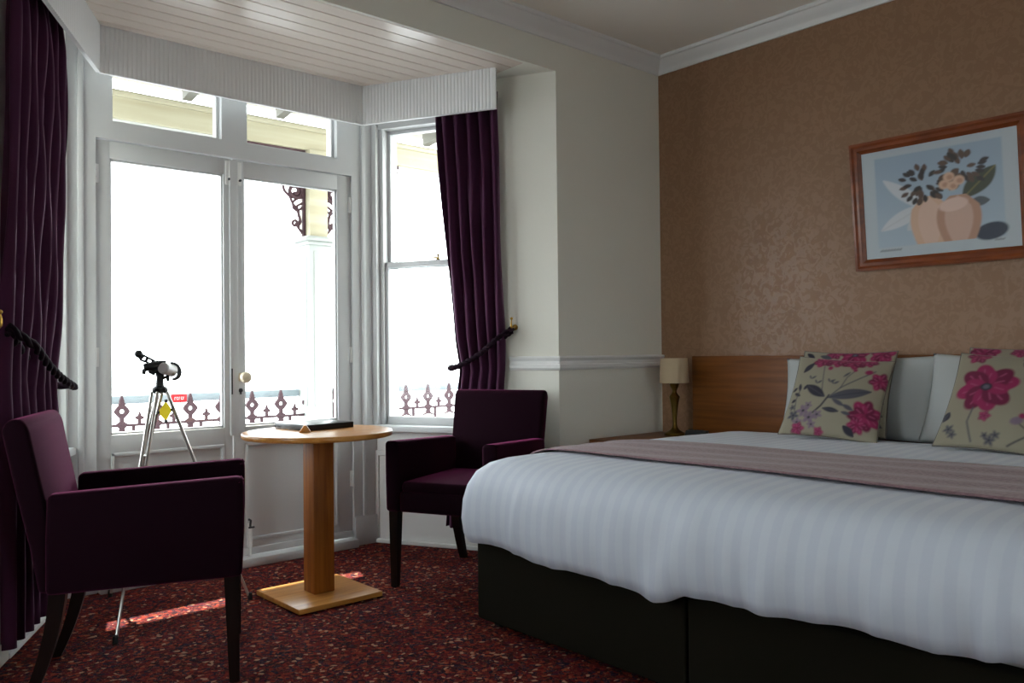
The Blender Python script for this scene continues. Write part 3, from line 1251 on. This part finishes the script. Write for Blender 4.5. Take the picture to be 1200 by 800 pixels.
# focuser block, finder bar with holes and eyepiece
bm = BM()
tube(bm, [tp(170.5, 430.5, -.015), tp(183, 428.5, -.01), tp(196, 426.5, -.005)], [.016, .019, .016], 14)
tube(bm, [tp(177, 433, -.01), tp(184, 437, -.01)], .013, 10)
tube(bm, [tp(171, 432), tp(170, 438)], [.008, .009], 10)
link('focuser', bm, BLACK, ts)
bm = BM()
A_, B_ = tp(167, 418), tp(186, 427)
ax = (B_ - A_).normalized()
pr = ax.cross(dv).normalized()
for sg_ in (-1, 1):
    tube(bm, [A_ + pr * sg_ * .011, B_ + pr * sg_ * .007], .0045, 8)
for q in (0, .35, .7, 1):
    c = A_ + (B_ - A_) * q
    tube(bm, [c - pr * .011, c + pr * .011], .006, 8)
link('finder_bar', bm, BLACK, ts)
bm = BM()
sphere(bm, tp(164.5, 414.5), .0165)
tube(bm, [tp(164.5, 414.5), tp(170, 419)], [.010, .011], 12)
link('eyepiece', bm, BLACK, ts)
bm = BM()
d0, d1_ = tp(191, 430, -.01), tp(203.5, 434, .0)
axis = (tp(207, 435, .10) - tp(189, 429, -.01)).normalized()
c0 = tp(203, 434.5, .03)
tube(bm, [c0 - axis * .075, c0 - axis * .07, c0], [.020, .024, .027], 20)
link('tube', bm, SCOPEW, ts)
bm = BM()
rr = []
for k in range(24):
    a = 2 * PI * k / 24
    e1 = rv * .93 + dv * .1 + Vector((0, 0, -.2))
    e1.normalize()
    rr.append(tp(203.5, 435, .03) + e1 * .03 * math.cos(a) + Vector((0, 0, 1)) * .034 * math.sin(a))
arc = [rr[(k - 6) % 24] for k in range(14)]
tube(bm, arc, [.004 + .006 * math.sin(PI * k / 13) for k in range(14)], 10)
link('dew_ring', bm, BLACK, ts)
bm = BM()
c = tp(195, 481.5, -.01)
pl = [c + rv * a + Vector((0, 0, b)) for a, b in ((-.027, -.004), (.003, .043), (.027, .004), (.003, -.043))]
A = [bm.verts.new(p - dv * .002) for p in pl]
B = [bm.verts.new(p + dv * .002) for p in pl]
bm.faces.new(A)
bm.faces.new(B[::-1])
for i in range(4):
    bm.faces.new((A[i], B[i], B[(i + 1) % 4], A[(i + 1) % 4]))
tray = link('accessory_plate', bm, YELLOW, ts)
tray['label'] = 'yellow diamond plate'
for p, a in zip(pl, (tops[0] + (feet[0] - tops[0]) * .14, None, tops[1] + (feet[1] - tops[1]) * .12, None)):
    bm = BM()
    box(bm, -.005, .005, -.005, .005, -.006, .006, .001, M=Matrix.Translation(p))
    if a is not None:
        tube(bm, [p, a], .003, 6)
    link('plate_clip', bm, BLACK, tray)

# ------------------------------------------------------------------ bed
bed = thing('bed', 'wide divan bed with black fabric base in two halves', 'bed', (2.065, 1.56, 0))
for i, (y0, y1) in enumerate(((.004, 1.0), (-1.0, -.004))):
    bm = BM()
    box(bm, 0, 1.80, y0, y1, .03, .335, .012, 3)
    dv_ = link('divan_base', bm, DIVAN, bed)
    for x in (.06, 1.74):
        for yy in (y0 + .07, y1 - .07):
            bm = BM()
            tube(bm, [(x, yy - .012, .02), (x, yy + .012, .02)], .02, 12)
            tube(bm, [(x, yy, .015), (x, yy, .04)], .008, 8)
            link('castor', bm, RUBBER, dv_)
bm = BM()
box(bm, .02, 1.80, -.99, .99, .335, .60, .05, 4)
link('mattress', bm, MATTR, bed)

# duvet: rounded-rectangle rings following a side profile
DX0, DX1, DY0_, DY1_ = 1.985, 3.84, 0.46, 2.61
PROF = [(.075, .345), (.05, .330), (.022, .335), (.008, .37), (.0, .43), (.002, .50), (.014, .555), (.04, .605), (.08, .638), (.13, .656), (.20, .664), (.32, .668), (.48, .669), (.64, .668), (.78, .668), (.88, .668)]


def ring(d, n_side=90):
    """closed rounded rectangle inset by d; dense along the foot and window side"""
    x0, x1, y0, y1 = DX0 + d, DX1 - d, DY0_ + d, DY1_ - d
    r = max(.11 - d * .4, .004)
    pts = []

    def seg(a, b, n):
        for k in range(n):
            t = k / n
            pts.append((a[0] + (b[0] - a[0]) * t, a[1] + (b[1] - a[1]) * t))

    def arc(c, a0, n=8):
        for k in range(n):
            a = a0 + PI / 2 * k / n
            pts.append((c[0] + r * math.cos(a), c[1] + r * math.sin(a)))
    # counter-clockwise from bottom right
    arc((x1 - r, y0 + r), -PI / 2)
    seg((x1, y0 + r), (x1, y1 - r), 30)
    arc((x1 - r, y1 - r), 0)
    seg((x1 - r, y1), (x0 + r, y1), n_side)
    arc((x0 + r, y1 - r), PI / 2)
    seg((x0, y1 - r), (x0, y0 + r), 150)
    arc((x0 + r, y0 + r), PI)
    seg((x0 + r, y0), (x1 - r, y0), 30)
    return pts


rn = random.Random(5)
fold_c = [(rn.uniform(.5, 2.6), rn.uniform(.012, .05), rn.uniform(-.6, .6), rn.uniform(.3, 1)) for _ in range(46)]
fold_c += [(1.56, .05, .9, 1.6), (1.60, .03, 1.2, 1.5), (1.64, .03, 1.4, 1.2), (1.52, .02, -.3, 1.0)]


def wrinkle(x, y, z, d):
    """outward displacement of the hanging foot end and a small lift"""
    low = max(0.0, min(1.0, (.60 - z) / .25))
    hem = max(0.0, min(1.0, (.44 - z) / .10))
    on_foot = math.exp(-(max(0, x - 2.1) / .08) ** 2)
    w_ = 0
    for c, s, sl, am in fold_c:
        u_ = (y - c + sl * (z - .35) * .5) / s
        if abs(u_) < 3:
            w_ += am * math.exp(-u_ * u_) * (.009 * low)
    w_ += .003 * math.sin(38 * y + 3 * math.sin(9 * y)) * low
    dz = (.010 * math.sin(5.3 * y + 1) + .006 * math.sin(14 * y) - .02 * math.exp(-((y - 1.60) / .08) ** 2) + .012 * math.exp(-((y - 1.52) / .05) ** 2)) * hem
    return w_ * on_foot, dz * on_foot


bm = BM()
rows = []
for d, z in PROF:
    row = []
    for (x, y) in ring(d):
        wx, dz = wrinkle(x, y, z, d)
        top = .004 * math.sin(6 * x + 2 * y) * math.sin(5 * y + 1.3 * x) if d > .05 else 0
        foot_lift = .055 * max(0, min(1, (1.45 - y) / .8)) * max(0, min(1, (.50 - z) / .12))
        row.append((x - wx, y, z + dz + top + foot_lift))
    rows.append(row)
R = grid(bm, rows, True)
bm.faces.new(R[-1])
bm.faces.new(R[0][::-1])
o = link('duvet', bm, DUVET, sharp=3, recentre=False)
tag(o, 'white satin striped duvet spread over the bed', 'duvet')

# runner follows the duvet
pd = [p[0] for p in PROF[4:]]
pz = [p[1] for p in PROF[4:]]


def top_z(d):
    return float(np.interp(d, pd, pz))


bm = BM()
rows = []
for i in range(40):
    t = i / 39
    row = []
    for j in range(120):
        q = j / 119
        # run from the window-side drop across the bed
        if q < .10:
            k = 4 + (q / .10) * 7
            a = int(k)
            f_ = k - a
            d = PROF[a][0] * (1 - f_) + PROF[min(a + 1, 15)][0] * f_
            z = PROF[a][1] * (1 - f_) + PROF[min(a + 1, 15)][1] * f_
        else:
            d = PROF[11][0] + (q - .10) / .90 * 1.70
            z = .668
        y = DY1_ - d
        x = 2.335 + (.49 + .14 * (2.6 - y) / 1.7) * t
        dd = .012 if q < .10 else 0
        nx = max(0, (.05 - d) / .05)
        zz = z + .004 * math.sin(6 * x + 2 * y) * math.sin(5 * y + 1.3 * x) * (1 if d > .05 else 0) + .011 + .002 * math.sin(40 * x + 7 * y)
        row.append((x, y + .012 * nx, zz))
    rows.append(row)
grid(bm, rows)
o = link('bed_runner', bm, RUNNER, sharp=3, recentre=False)
md = o.modifiers.new('thick', 'SOLIDIFY')
md.thickness = .006
md.offset = 1
tag(o, 'mauve woven bed runner lying across the white duvet', 'bed runner')

# headboard
bm = BM()
box(bm, 3.878, 3.918, 0.10, 2.862, .32, 1.037, .003)
o = link('headboard', bm, HEADW)
tag(o, 'wide plain oak headboard fixed to the brown wall', 'headboard')


# ------------------------------------------------------------------ pillows and cushions
def pillow_rows(wd, h, th, N, ear=.05, power=.5, wob=0.0, seed=0):
    rr = random.Random(seed)
    a1, a2, a3 = rr.uniform(0, 6), rr.uniform(0, 6), rr.uniform(0, 6)
    F, Bk = [], []
    for i in range(N + 1):
        v = -1 + 2 * i / N
        rf, rb = [], []
        for j in range(N + 1):
            u = -1 + 2 * j / N
            x = wd / 2 * u * (1 - ear * (1 - v * v) * abs(u))
            z = h / 2 * v * (1 - ear * (1 - u * u) * abs(v))
            t = th * (max(0, (1 - u * u)) * max(0, (1 - v * v))) ** power
            t *= 1 + wob * (math.sin(4 * u + a1 + 2 * v) + math.sin(5 * v + a2 - 2 * u))
            rf.append((x, -t, z + h / 2))
            rb.append((x, t, z + h / 2))
        F.append(rf)
        Bk.append(rb)
    return F, Bk


def pillow_mesh(bm, wd, h, th, N, **k):
    F, Bk = pillow_rows(wd, h, th, N, **k)
    VF = [[bm.verts.new(p) for p in r] for r in F]
    VB = [[VF[i][j] if (i in (0, N) or j in (0, N)) else bm.verts.new(Bk[i][j]) for j in range(N + 1)] for i in range(N + 1)]
    for i in range(N):
        for j in range(N):
            bm.faces.new((VF[i][j], VF[i][j + 1], VF[i + 1][j + 1], VF[i + 1][j]))
            bm.faces.new((VB[i][j], VB[i + 1][j], VB[i + 1][j + 1], VB[i][j + 1]))
    return F


def put(o, x, y, z, lean, roll=0.0, yawd=0.0):
    M = Matrix.Translation((x, y, z)) @ Matrix.Rotation(deg(-90 + yawd), 4, 'Z') @ Matrix.Rotation(deg(-lean), 4, 'X') @ Matrix.Rotation(deg(roll), 4, 'Y')
    o.matrix_world = M


def pillow(label, wd, h, th, pos, seed):
    bm = BM()
    pillow_mesh(bm, wd, h, th, 40, ear=.05, power=.42, wob=.05, seed=seed)
    o = link('pillow', bm, LINEN, sharp=3, recentre=False)
    put(o, *pos)
    return tag(o, label, 'pillow', 'white pillows against the headboard')


pillow('white pillow at the window side, propped behind two floral cushions', .74, .39, .05, (3.735, 1.865, .648, 14, -1), 1)
pillow('white pillow leaning partly over its neighbour, behind the large flower cushion', .72, .40, .052, (3.685, 1.19, .652, 20, 2.5), 2)

CREAM = np.array(lin(142, 136, 118)[:3])
MAG = np.array(lin(138, 28, 78)[:3])
MAG2 = np.array(lin(104, 18, 58)[:3])
PINKC = np.array(lin(158, 72, 108)[:3])
INK = np.array(lin(44, 42, 56)[:3])
INK2 = np.array(lin(74, 74, 84)[:3])
LILAC = np.array(lin(118, 100, 118)[:3])


class Paint:
    def __init__(self, N, base):
        v, u = np.meshgrid(np.linspace(0, 1, N + 1), np.linspace(0, 1, N + 1), indexing='ij')
        self.u, self.v = u, v
        self.c = np.tile(base, (N + 1, N + 1, 1)).astype(float)
        self.s = 1.2 / N

    def lay(self, m, col):
        m = np.clip(m, 0, 1)[..., None]
        self.c = self.c * (1 - m) + np.array(col) * m

    def edge(self, sd):
        return np.clip(.5 - sd / (2 * self.s), 0, 1)

    def ell(self, cx, cy, a, b, ang, col):
        du, dv_ = self.u - cx, self.v - cy
        c, s = math.cos(ang), math.sin(ang)
        x, y = du * c + dv_ * s, -du * s + dv_ * c
        r = np.sqrt((x / a) ** 2 + (y / b) ** 2)
        self.lay(self.edge((r - 1) * min(a, b)), col)

    def leaf(self, x0, y0, x1, y1, wd, col, vein=None):
        L = math.hypot(x1 - x0, y1 - y0)
        ux, uy = (x1 - x0) / L, (y1 - y0) / L
        t = ((self.u - x0) * ux + (self.v - y0) * uy) / L
        n = -(self.u - x0) * uy + (self.v - y0) * ux
        wdt = wd * np.sin(PI * np.clip(t, 0, 1)) ** .8
        sd = np.where((t > 0) & (t < 1), np.abs(n) - wdt, 1)
        self.lay(self.edge(sd), col)
        if vein is not None:
            sd = np.where((t > 0) & (t < 1), np.abs(n) - .004, 1)
            self.lay(self.edge(sd) * .7, vein)

    def line(self, pts, wd, col):
        d = np.full(self.u.shape, 9.0)
        for (x0, y0), (x1, y1) in zip(pts, pts[1:]):
            L2 = (x1 - x0) ** 2 + (y1 - y0) ** 2
            t = np.clip(((self.u - x0) * (x1 - x0) + (self.v - y0) * (y1 - y0)) / L2, 0, 1)
            d = np.minimum(d, np.hypot(self.u - x0 - t * (x1 - x0), self.v - y0 - t * (y1 - y0)))
        self.lay(self.edge(d - wd), col)

    def flower(self, cx, cy, R_, n=7, a0=0.0, squash=1.0, cols=(MAG, MAG2, PINKC), centre=True):
        rr = random.Random(int(cx * 991 + cy * 77))
        for layer, (k, sc) in enumerate(((0, 1.0), (1, .72))):
            for i in range(n):
                a = a0 + 2 * PI * i / n + layer * PI / n + rr.uniform(-.15, .15)
                px, py = cx + R_ * .55 * sc * math.cos(a), cy + R_ * .55 * sc * math.sin(a) * squash
                self.ell(px, py, R_ * .5 * sc, R_ * .33 * sc, a, cols[(i + layer) % 2])
                self.line([(cx + R_ * .3 * math.cos(a + .1), cy + R_ * .3 * math.sin(a + .1) * squash), (cx + R_ * .8 * sc * math.cos(a), cy + R_ * .8 * sc * math.sin(a) * squash)], .005, cols[2])
        if centre:
            self.ell(cx, cy, R_ * .2, R_ * .16, 0, INK)
            self.ell(cx, cy, R_ * .11, R_ * .09, 0, INK2 * 1.5)

    def floret(self, cx, cy, R_, col=LILAC, n=5):
        for i in range(n):
            a = 2 * PI * i / n + cx * 9
            self.ell(cx + R_ * .5 * math.cos(a), cy + R_ * .5 * math.sin(a), R_ * .42, R_ * .26, a, col)
        self.ell(cx, cy, R_ * .18, R_ * .18, 0, INK)


def paint_A(p):
    for (x, y, r) in ((.30, .93, .12), (.46, .95, .13), (.62, .93, .13), (.76, .96, .10)):
        p.flower(x, y, r, 6, x, .7, centre=False)
    p.leaf(.10, .75, .20, .90, .035, INK)
    p.ell(.40, .82, .025, .03, 0, MAG)
    p.line([(.33, .84), (.36, .62), (.38, .46)], .004, INK2)
    p.line([(.48, .46), (.56, .56), (.70, .68), (.86, .82)], .006, INK2)
    p.line([(.56, .56), (.60, .70), (.66, .80)], .004, INK2)
    p.leaf(.56, .70, .62, .78, .012, INK2)
    p.ell(.66, .81, .022, .02, 0, MAG)
    p.leaf(.42, .44, .18, .58, .055, INK, INK2)
    p.leaf(.45, .43, .88, .56, .06, INK2, INK)
    p.line([(.46, .46), (.40, .33), (.33, .24)], .010, INK)
    p.leaf(.42, .30, .60, .27, .03, INK, INK2)
    p.leaf(.50, .42, .64, .34, .025, INK2)
    p.ell(.80, .80, .04, .03, .3, MAG)
    p.flower(.93, .70, .11, 6, .2, centre=False)
    p.flower(.86, .27, .17, 7, .5, centre=False)
    p.flower(.80, .15, .10, 6, 1.1, centre=False)
    p.leaf(.66, .12, .78, .02, .04, INK)
    p.leaf(.62, .36, .74, .30, .025, INK2)
    p.leaf(.62, .27, .72, .25, .02, INK2)
    for (x, y, r) in ((.12, .20, .07), (.22, .26, .08), (.30, .18, .08), (.18, .12, .06), (.38, .22, .06), (.26, .33, .05), (.34, .10, .05), (.08, .30, .04)):
        p.floret(x, y, r, LILAC if int(x * 50) % 2 else INK2)
    p.flower(.20, .05, .07, 5, 0, centre=False)
    p.flower(.42, .03, .05, 5, 0, centre=False)
    for (a, b, c, d) in ((.06, .48, .14, .44), (.08, .55, .02, .5), (.12, .50, .10, .60), (.10, .40, .05, .36), (.16, .52, .2, .58)):
        p.leaf(a, b, c, d, .02, INK)
    p.line([(.12, .25), (.10, .40), (.12, .52)], .004, INK2)
    for (x, y) in ((.22, .66), (.44, .62), (.48, .60), (.30, .60)):
        p.leaf(x, y, x + .05, y + .04, .012, INK2)
        p.leaf(x, y, x - .03, y + .05, .010, INK2)


def paint_B(p):
    p.flower(.32, .58, .25, 8, .2)
    p.leaf(.06, .32, .02, .22, .04, INK, INK2)
    p.line([(.26, .36), (.24, .22), (.30, .04)], .006, INK2)
    p.flower(.37, .28, .05, 5, 0, centre=False)
    p.line([(.95, .28), (.75, .16), (.58, .03)], .006, INK)
    p.line([(.75, .16), (.66, .22), (.62, .26)], .004, INK)
    p.ell(.62, .26, .05, .035, .4, LILAC)
    p.ell(.66, .31, .03, .025, 0, MAG)
    p.flower(.82, .36, .07, 6, 0, centre=False)
    p.flower(.96, .22, .06, 6, 0, centre=False)
    for (x, y, r) in ((.10, .14, .05), (.14, .09, .04), (.44, .06, .05), (.48, .11, .04), (.40, .10, .03)):
        p.floret(x, y, r, LILAC if int(x * 100) % 2 else INK2)
    p.leaf(.55, .90, .64, .80, .035, INK)
    p.line([(.64, .82), (.72, .80), (.80, .80)], .004, INK2)
    for (x, y, r) in ((.58, .96, .06), (.68, .95, .07), (.78, .93, .06), (.90, .96, .06), (.95, .55, .07), (.97, .44, .06), (.88, .50, .05), (.92, .66, .05)):
        p.floret(x, y, r, INK2 if int(x * 100) % 2 else LILAC)
    p.flower(.18, .95, .10, 6, 0, centre=False)
    p.flower(.96, .92, .07, 6, 0, centre=False)


def paint_C(p):
    p.flower(.58, .95, .16, 7, .3, centre=True)
    p.flower(.86, .96, .13, 7, .1, centre=False)
    p.flower(.36, .97, .09, 6, .1, centre=False)
    p.leaf(.04, .97, .14, .90, .03, INK)
    p.leaf(.20, .94, .34, .90, .03, INK2)
    for i, y in enumerate((.1, .22, .36, .5, .62, .74)):
        p.leaf(.97, y, .82, y + .06, .03, INK if i % 2 else INK2)
        p.floret(.9, y + .05, .05, INK2)
        p.floret(.75, y, .04, LILAC)
    p.line([(.9, .05), (.92, .4), (.88, .8)], .006, INK)
    p.flower(.3, .4, .2, 7, 0)


def paint_D(p):
    paint_B(p)
    p.flower(.14, .92, .14, 7, .4, centre=False)
    p.flower(.45, .95, .08, 6, .4, centre=False)


CUSH = attr_mat('floral_cotton', 0.85, 0.15, bump=(300, .2, .001))
PIPING = mat('cushion_piping', lin(104, 98, 90), .8)


def cushion(label, paint, wd, th, pos, seed):
    N = 130
    bm = BM()
    pillow_mesh(bm, wd, wd, th, N, ear=.06, power=.45, wob=.04, seed=seed)
    o = link('cushion', bm, CUSH, sharp=3, recentre=False, recalc=False)
    P = Paint(N, CREAM)
    paint(P)
    nf = (N + 1) ** 2
    cols = np.tile(CREAM, (len(o.data.vertices), 1))
    cols[:nf] = P.c.reshape(-1, 3)
    cols[nf:] = P.c[1:-1, 1:-1].reshape(-1, 3)
    setpattern(o, cols)
    bm = BM()
    F, _ = pillow_rows(wd, wd, th, 30, ear=.06, power=.45)
    per = F[0] + [r[-1] for r in F[1:]] + F[-1][::-1][1:] + [r[0] for r in F[::-1]][1:-1]
    tube(bm, per, .003, 6, closed=True)
    link('piping', bm, PIPING, o)
    put(o, *pos)
    return tag(o, label, 'cushion', 'floral scatter cushions on the bed')


cushion('floral cushion with dark twin leaves, in front at the window side of the bed', paint_A, .425, .052, (3.455, 1.845, .672, 35, 4.0, 12), 1)
cushion('floral cushion standing just behind the twin leaf cushion, magenta along its top', paint_C, .425, .038, (3.565, 1.855, .678, 27.5, .3, 8), 2)
cushion('floral cushion showing one large magenta flower, at the right picture edge', paint_B, .45, .055, (3.40, 1.145, .672, 37, 4.0, 4), 3)
cushion('floral cushion hidden behind the one with the large magenta flower', paint_D, .44, .038, (3.525, 1.13, .682, 29.5, 0), 4)

# ------------------------------------------------------------------ nightstand, lamp, clock
ns = thing('nightstand', 'low wooden bedside cabinet in the corner beside the bed', 'nightstand', (3.585, 2.88, 0))
bm = BM()
box(bm, -.32, .288, -.21, .205, .572, .60, .004)
link('top', bm, HEADW, ns)
bm = BM()
box(bm, -.30, .286, -.195, .195, .06, .572, .003)
box(bm, -.28, .28, -.18, .18, .0, .06)
link('body', bm, HEADW, ns)
for z0, z1 in ((.36, .555), (.08, .34)):
    bm = BM()
    box(bm, -.318, -.300, -.19, .19, z0, z1, .003)
    d_ = link('drawer', bm, HEADW, ns)
    bm = BM()
    tube(bm, [(-.318, -.05, (z0 + z1) / 2), (-.335, -.045, (z0 + z1) / 2), (-.335, .045, (z0 + z1) / 2), (-.318, .05, (z0 + z1) / 2)], .004, 8)
    link('drawer_handle', bm, OLDBRASS, d_)
lp = thing('table_lamp', 'brass table lamp with beige drum shade on the bedside cabinet', 'lamp', (3.745, 2.885, .60))
bm = BM()
lathe(bm, [(.058, 0), (.060, .006), (.056, .014), (.044, .020), (.026, .030), (.015, .045), (.012, .06)], 24)
link('base', bm, OLDBRASS, lp)
bm = BM()
lathe(bm, [(.012, .058), (.013, .10), (.018, .15), (.025, .195), (.030, .212), (.026, .220), (.020, .226), (.013, .236), (.012, .246), (.017, .258), (.024, .270), (.027, .284), (.020, .292), (.014, .298)], 24)
link('stem', bm, OLDBRASS, lp)
bm = BM()
lathe(bm, [(.012, .296), (.012, .33)], 12)
sphere(bm, (0, 0, .36), .026, sc=(1, 1, 1.2))
link('bulb', bm, SCOPEW, lp)
bm = BM()
rows = []
for r, z in ((.081, .290), (.0815, .296), (.0745, .420), (.074, .426), (.072, .426), (.0725, .42), (.0795, .296), (.079, .290), (.081, .290)):
    rows.append([(r * math.cos(2 * PI * k / 40), r * math.sin(2 * PI * k / 40), z) for k in range(40)])
grid(bm, rows, True)
tube(bm, [(-.076, 0, .33), (.076, 0, .33)], .002, 6)
link('lamp_shade', bm, SHADE, lp)
ck = thing('alarm_clock', 'low black bedside clock between the lamp and the headboard', 'clock', (3.74, 2.735, .60), deg(-80))
bm = BM()
prism(bm, [(-.03, 0), (.035, 0), (.025, .036), (-.012, .036)], -.06, .06, 'x', .004)
link('case', bm, BLACK, ck)
bm = BM()
for k in range(3):
    box(bm, -.04 + k * .03, -.022 + k * .03, -.005, .008, .035, .039, .001)
link('button', bm, STEEL, ck)

# ------------------------------------------------------------------ framed print (tilted forward from its cord)
pw, ph, fb = .765, .60, .052
pic = thing('framed_print', 'pine framed pale blue print hanging on the brown wall', 'picture', (BX - .006, 1.528, 1.438))
pic.rotation_euler = (0, deg(-5.0), 0)
bm = BM()
pr_ = [(0, 0), (.022, 0), (.026, .012), (.020, .022), (.024, .036), (.014, .046), (.010, fb), (0, fb)]
rows = []
for dx, q in pr_ + [pr_[0]]:
    rows.append([(-dx, a, b) for a, b in ((pw / 2 - q, q), (-pw / 2 + q, q), (-pw / 2 + q, ph - q), (pw / 2 - q, ph - q))])
grid(bm, rows, True)
fr_ = link('frame', bm, PINE, pic, sharp=.5)
NP = 170
bm = BM()
R = grid(bm, [[(-.008, pw / 2 - .045 - (pw - .09) * j / NP, .045 + (ph - .09) * i / NP) for j in range(NP + 1)] for i in range(NP + 1)])
PRM = attr_mat('print_paper', .35)
o = link('print', bm, PRM, pic, recalc=False)
sd = o.modifiers.new('thick', 'SOLIDIFY')
sd.thickness = .003
P = Paint(NP, np.array(lin(176, 186, 192)[:3]))
SKYB = np.array(lin(148, 166, 184)[:3])
m_ = P.edge(np.maximum(np.maximum(.10 - P.u, P.u - .90), np.maximum(.11 - P.v, P.v - .92)))
P.lay(m_, SKYB)
g = np.clip((P.v - .15) / .7, 0, 1)
P.lay(m_ * .45 * (1 - g), np.array(lin(182, 196, 204)[:3]))
FLESH, FL2, FL3 = [np.array(lin(*c)[:3]) for c in ((205, 168, 142), (178, 136, 112), (216, 186, 172))]
HAIR, H2, WING, GRN = [np.array(lin(*c)[:3]) for c in ((44, 34, 32), (84, 62, 48), (196, 200, 204), (58, 62, 42))]
NAVY = np.array(lin(28, 40, 62)[:3])
# a plain still life in the print's own colours: two clay jars with dark foliage, pale leaf and dark leaf
P.leaf(.44, .40, .15, .72, .05, WING)
P.leaf(.44, .46, .12, .26, .06, WING, WING * .8)
P.leaf(.42, .36, .30, .24, .045, WING * .9)
P.ell(.82, .16, .10, .07, .3, NAVY)
P.leaf(.66, .46, .86, .70, .07, GRN, np.array(lin(140, 130, 70)[:3]))
P.leaf(.70, .42, .82, .42, .04, np.array(lin(70, 76, 82)[:3]))
for (cx, r, h0, h1, c) in ((.45, .115, .11, .52, FLESH), (.63, .125, .11, .50, FL2)):
    prof_ = lambda v: r * (0.78 + .32 * np.sin(PI * np.clip((v - h0) / (h1 - h0), 0, 1)) - .40 * np.clip((v - h1 + .10) / .10, 0, 1))
    sd_ = np.where((P.v > h0) & (P.v < h1), np.abs(P.u - cx) - prof_(P.v), 1)
    P.lay(P.edge(sd_), c)
    P.lay(P.edge(sd_ + .05) * .5, FL3)
P.ell(.60, .42, .09, .055, .2, FL3)
rr_ = random.Random(3)
for (cx, cy, R_, c1, c2) in ((.42, .64, .12, HAIR, H2), (.66, .72, .12, H2, HAIR)):
    for k in range(40):
        a, q = rr_.uniform(0, 2 * PI), R_ * math.sqrt(rr_.random())
        x_, y_ = cx + q * math.cos(a), cy + q * 1.1 * math.sin(a)
        P.leaf(x_, y_, x_ + .06 * math.cos(a), y_ + .07 * math.sin(a), .018, c1 if k % 3 else c2)
for (cx, cy) in ((.55, .60), (.60, .58), (.58, .66), (.64, .62)):
    P.ell(cx, cy, .035, .04, 0, FLESH)
    P.ell(cx + .006, cy - .004, .018, .02, 0, FL2)
# two illegible grey caption marks below the picture
GREY = np.array(lin(110, 110, 112)[:3])
for k in range(14):
    P.line([(.11 + k * .0105, .075), (.117 + k * .0105, .083 + .004 * (k % 2))], .0025, GREY)
for k in range(5):
    P.line([(.84 + k * .011, .080), (.848 + k * .011, .088 - .004 * (k % 2))], .0025, GREY)
setpattern(o, P.c.reshape(-1, 3))
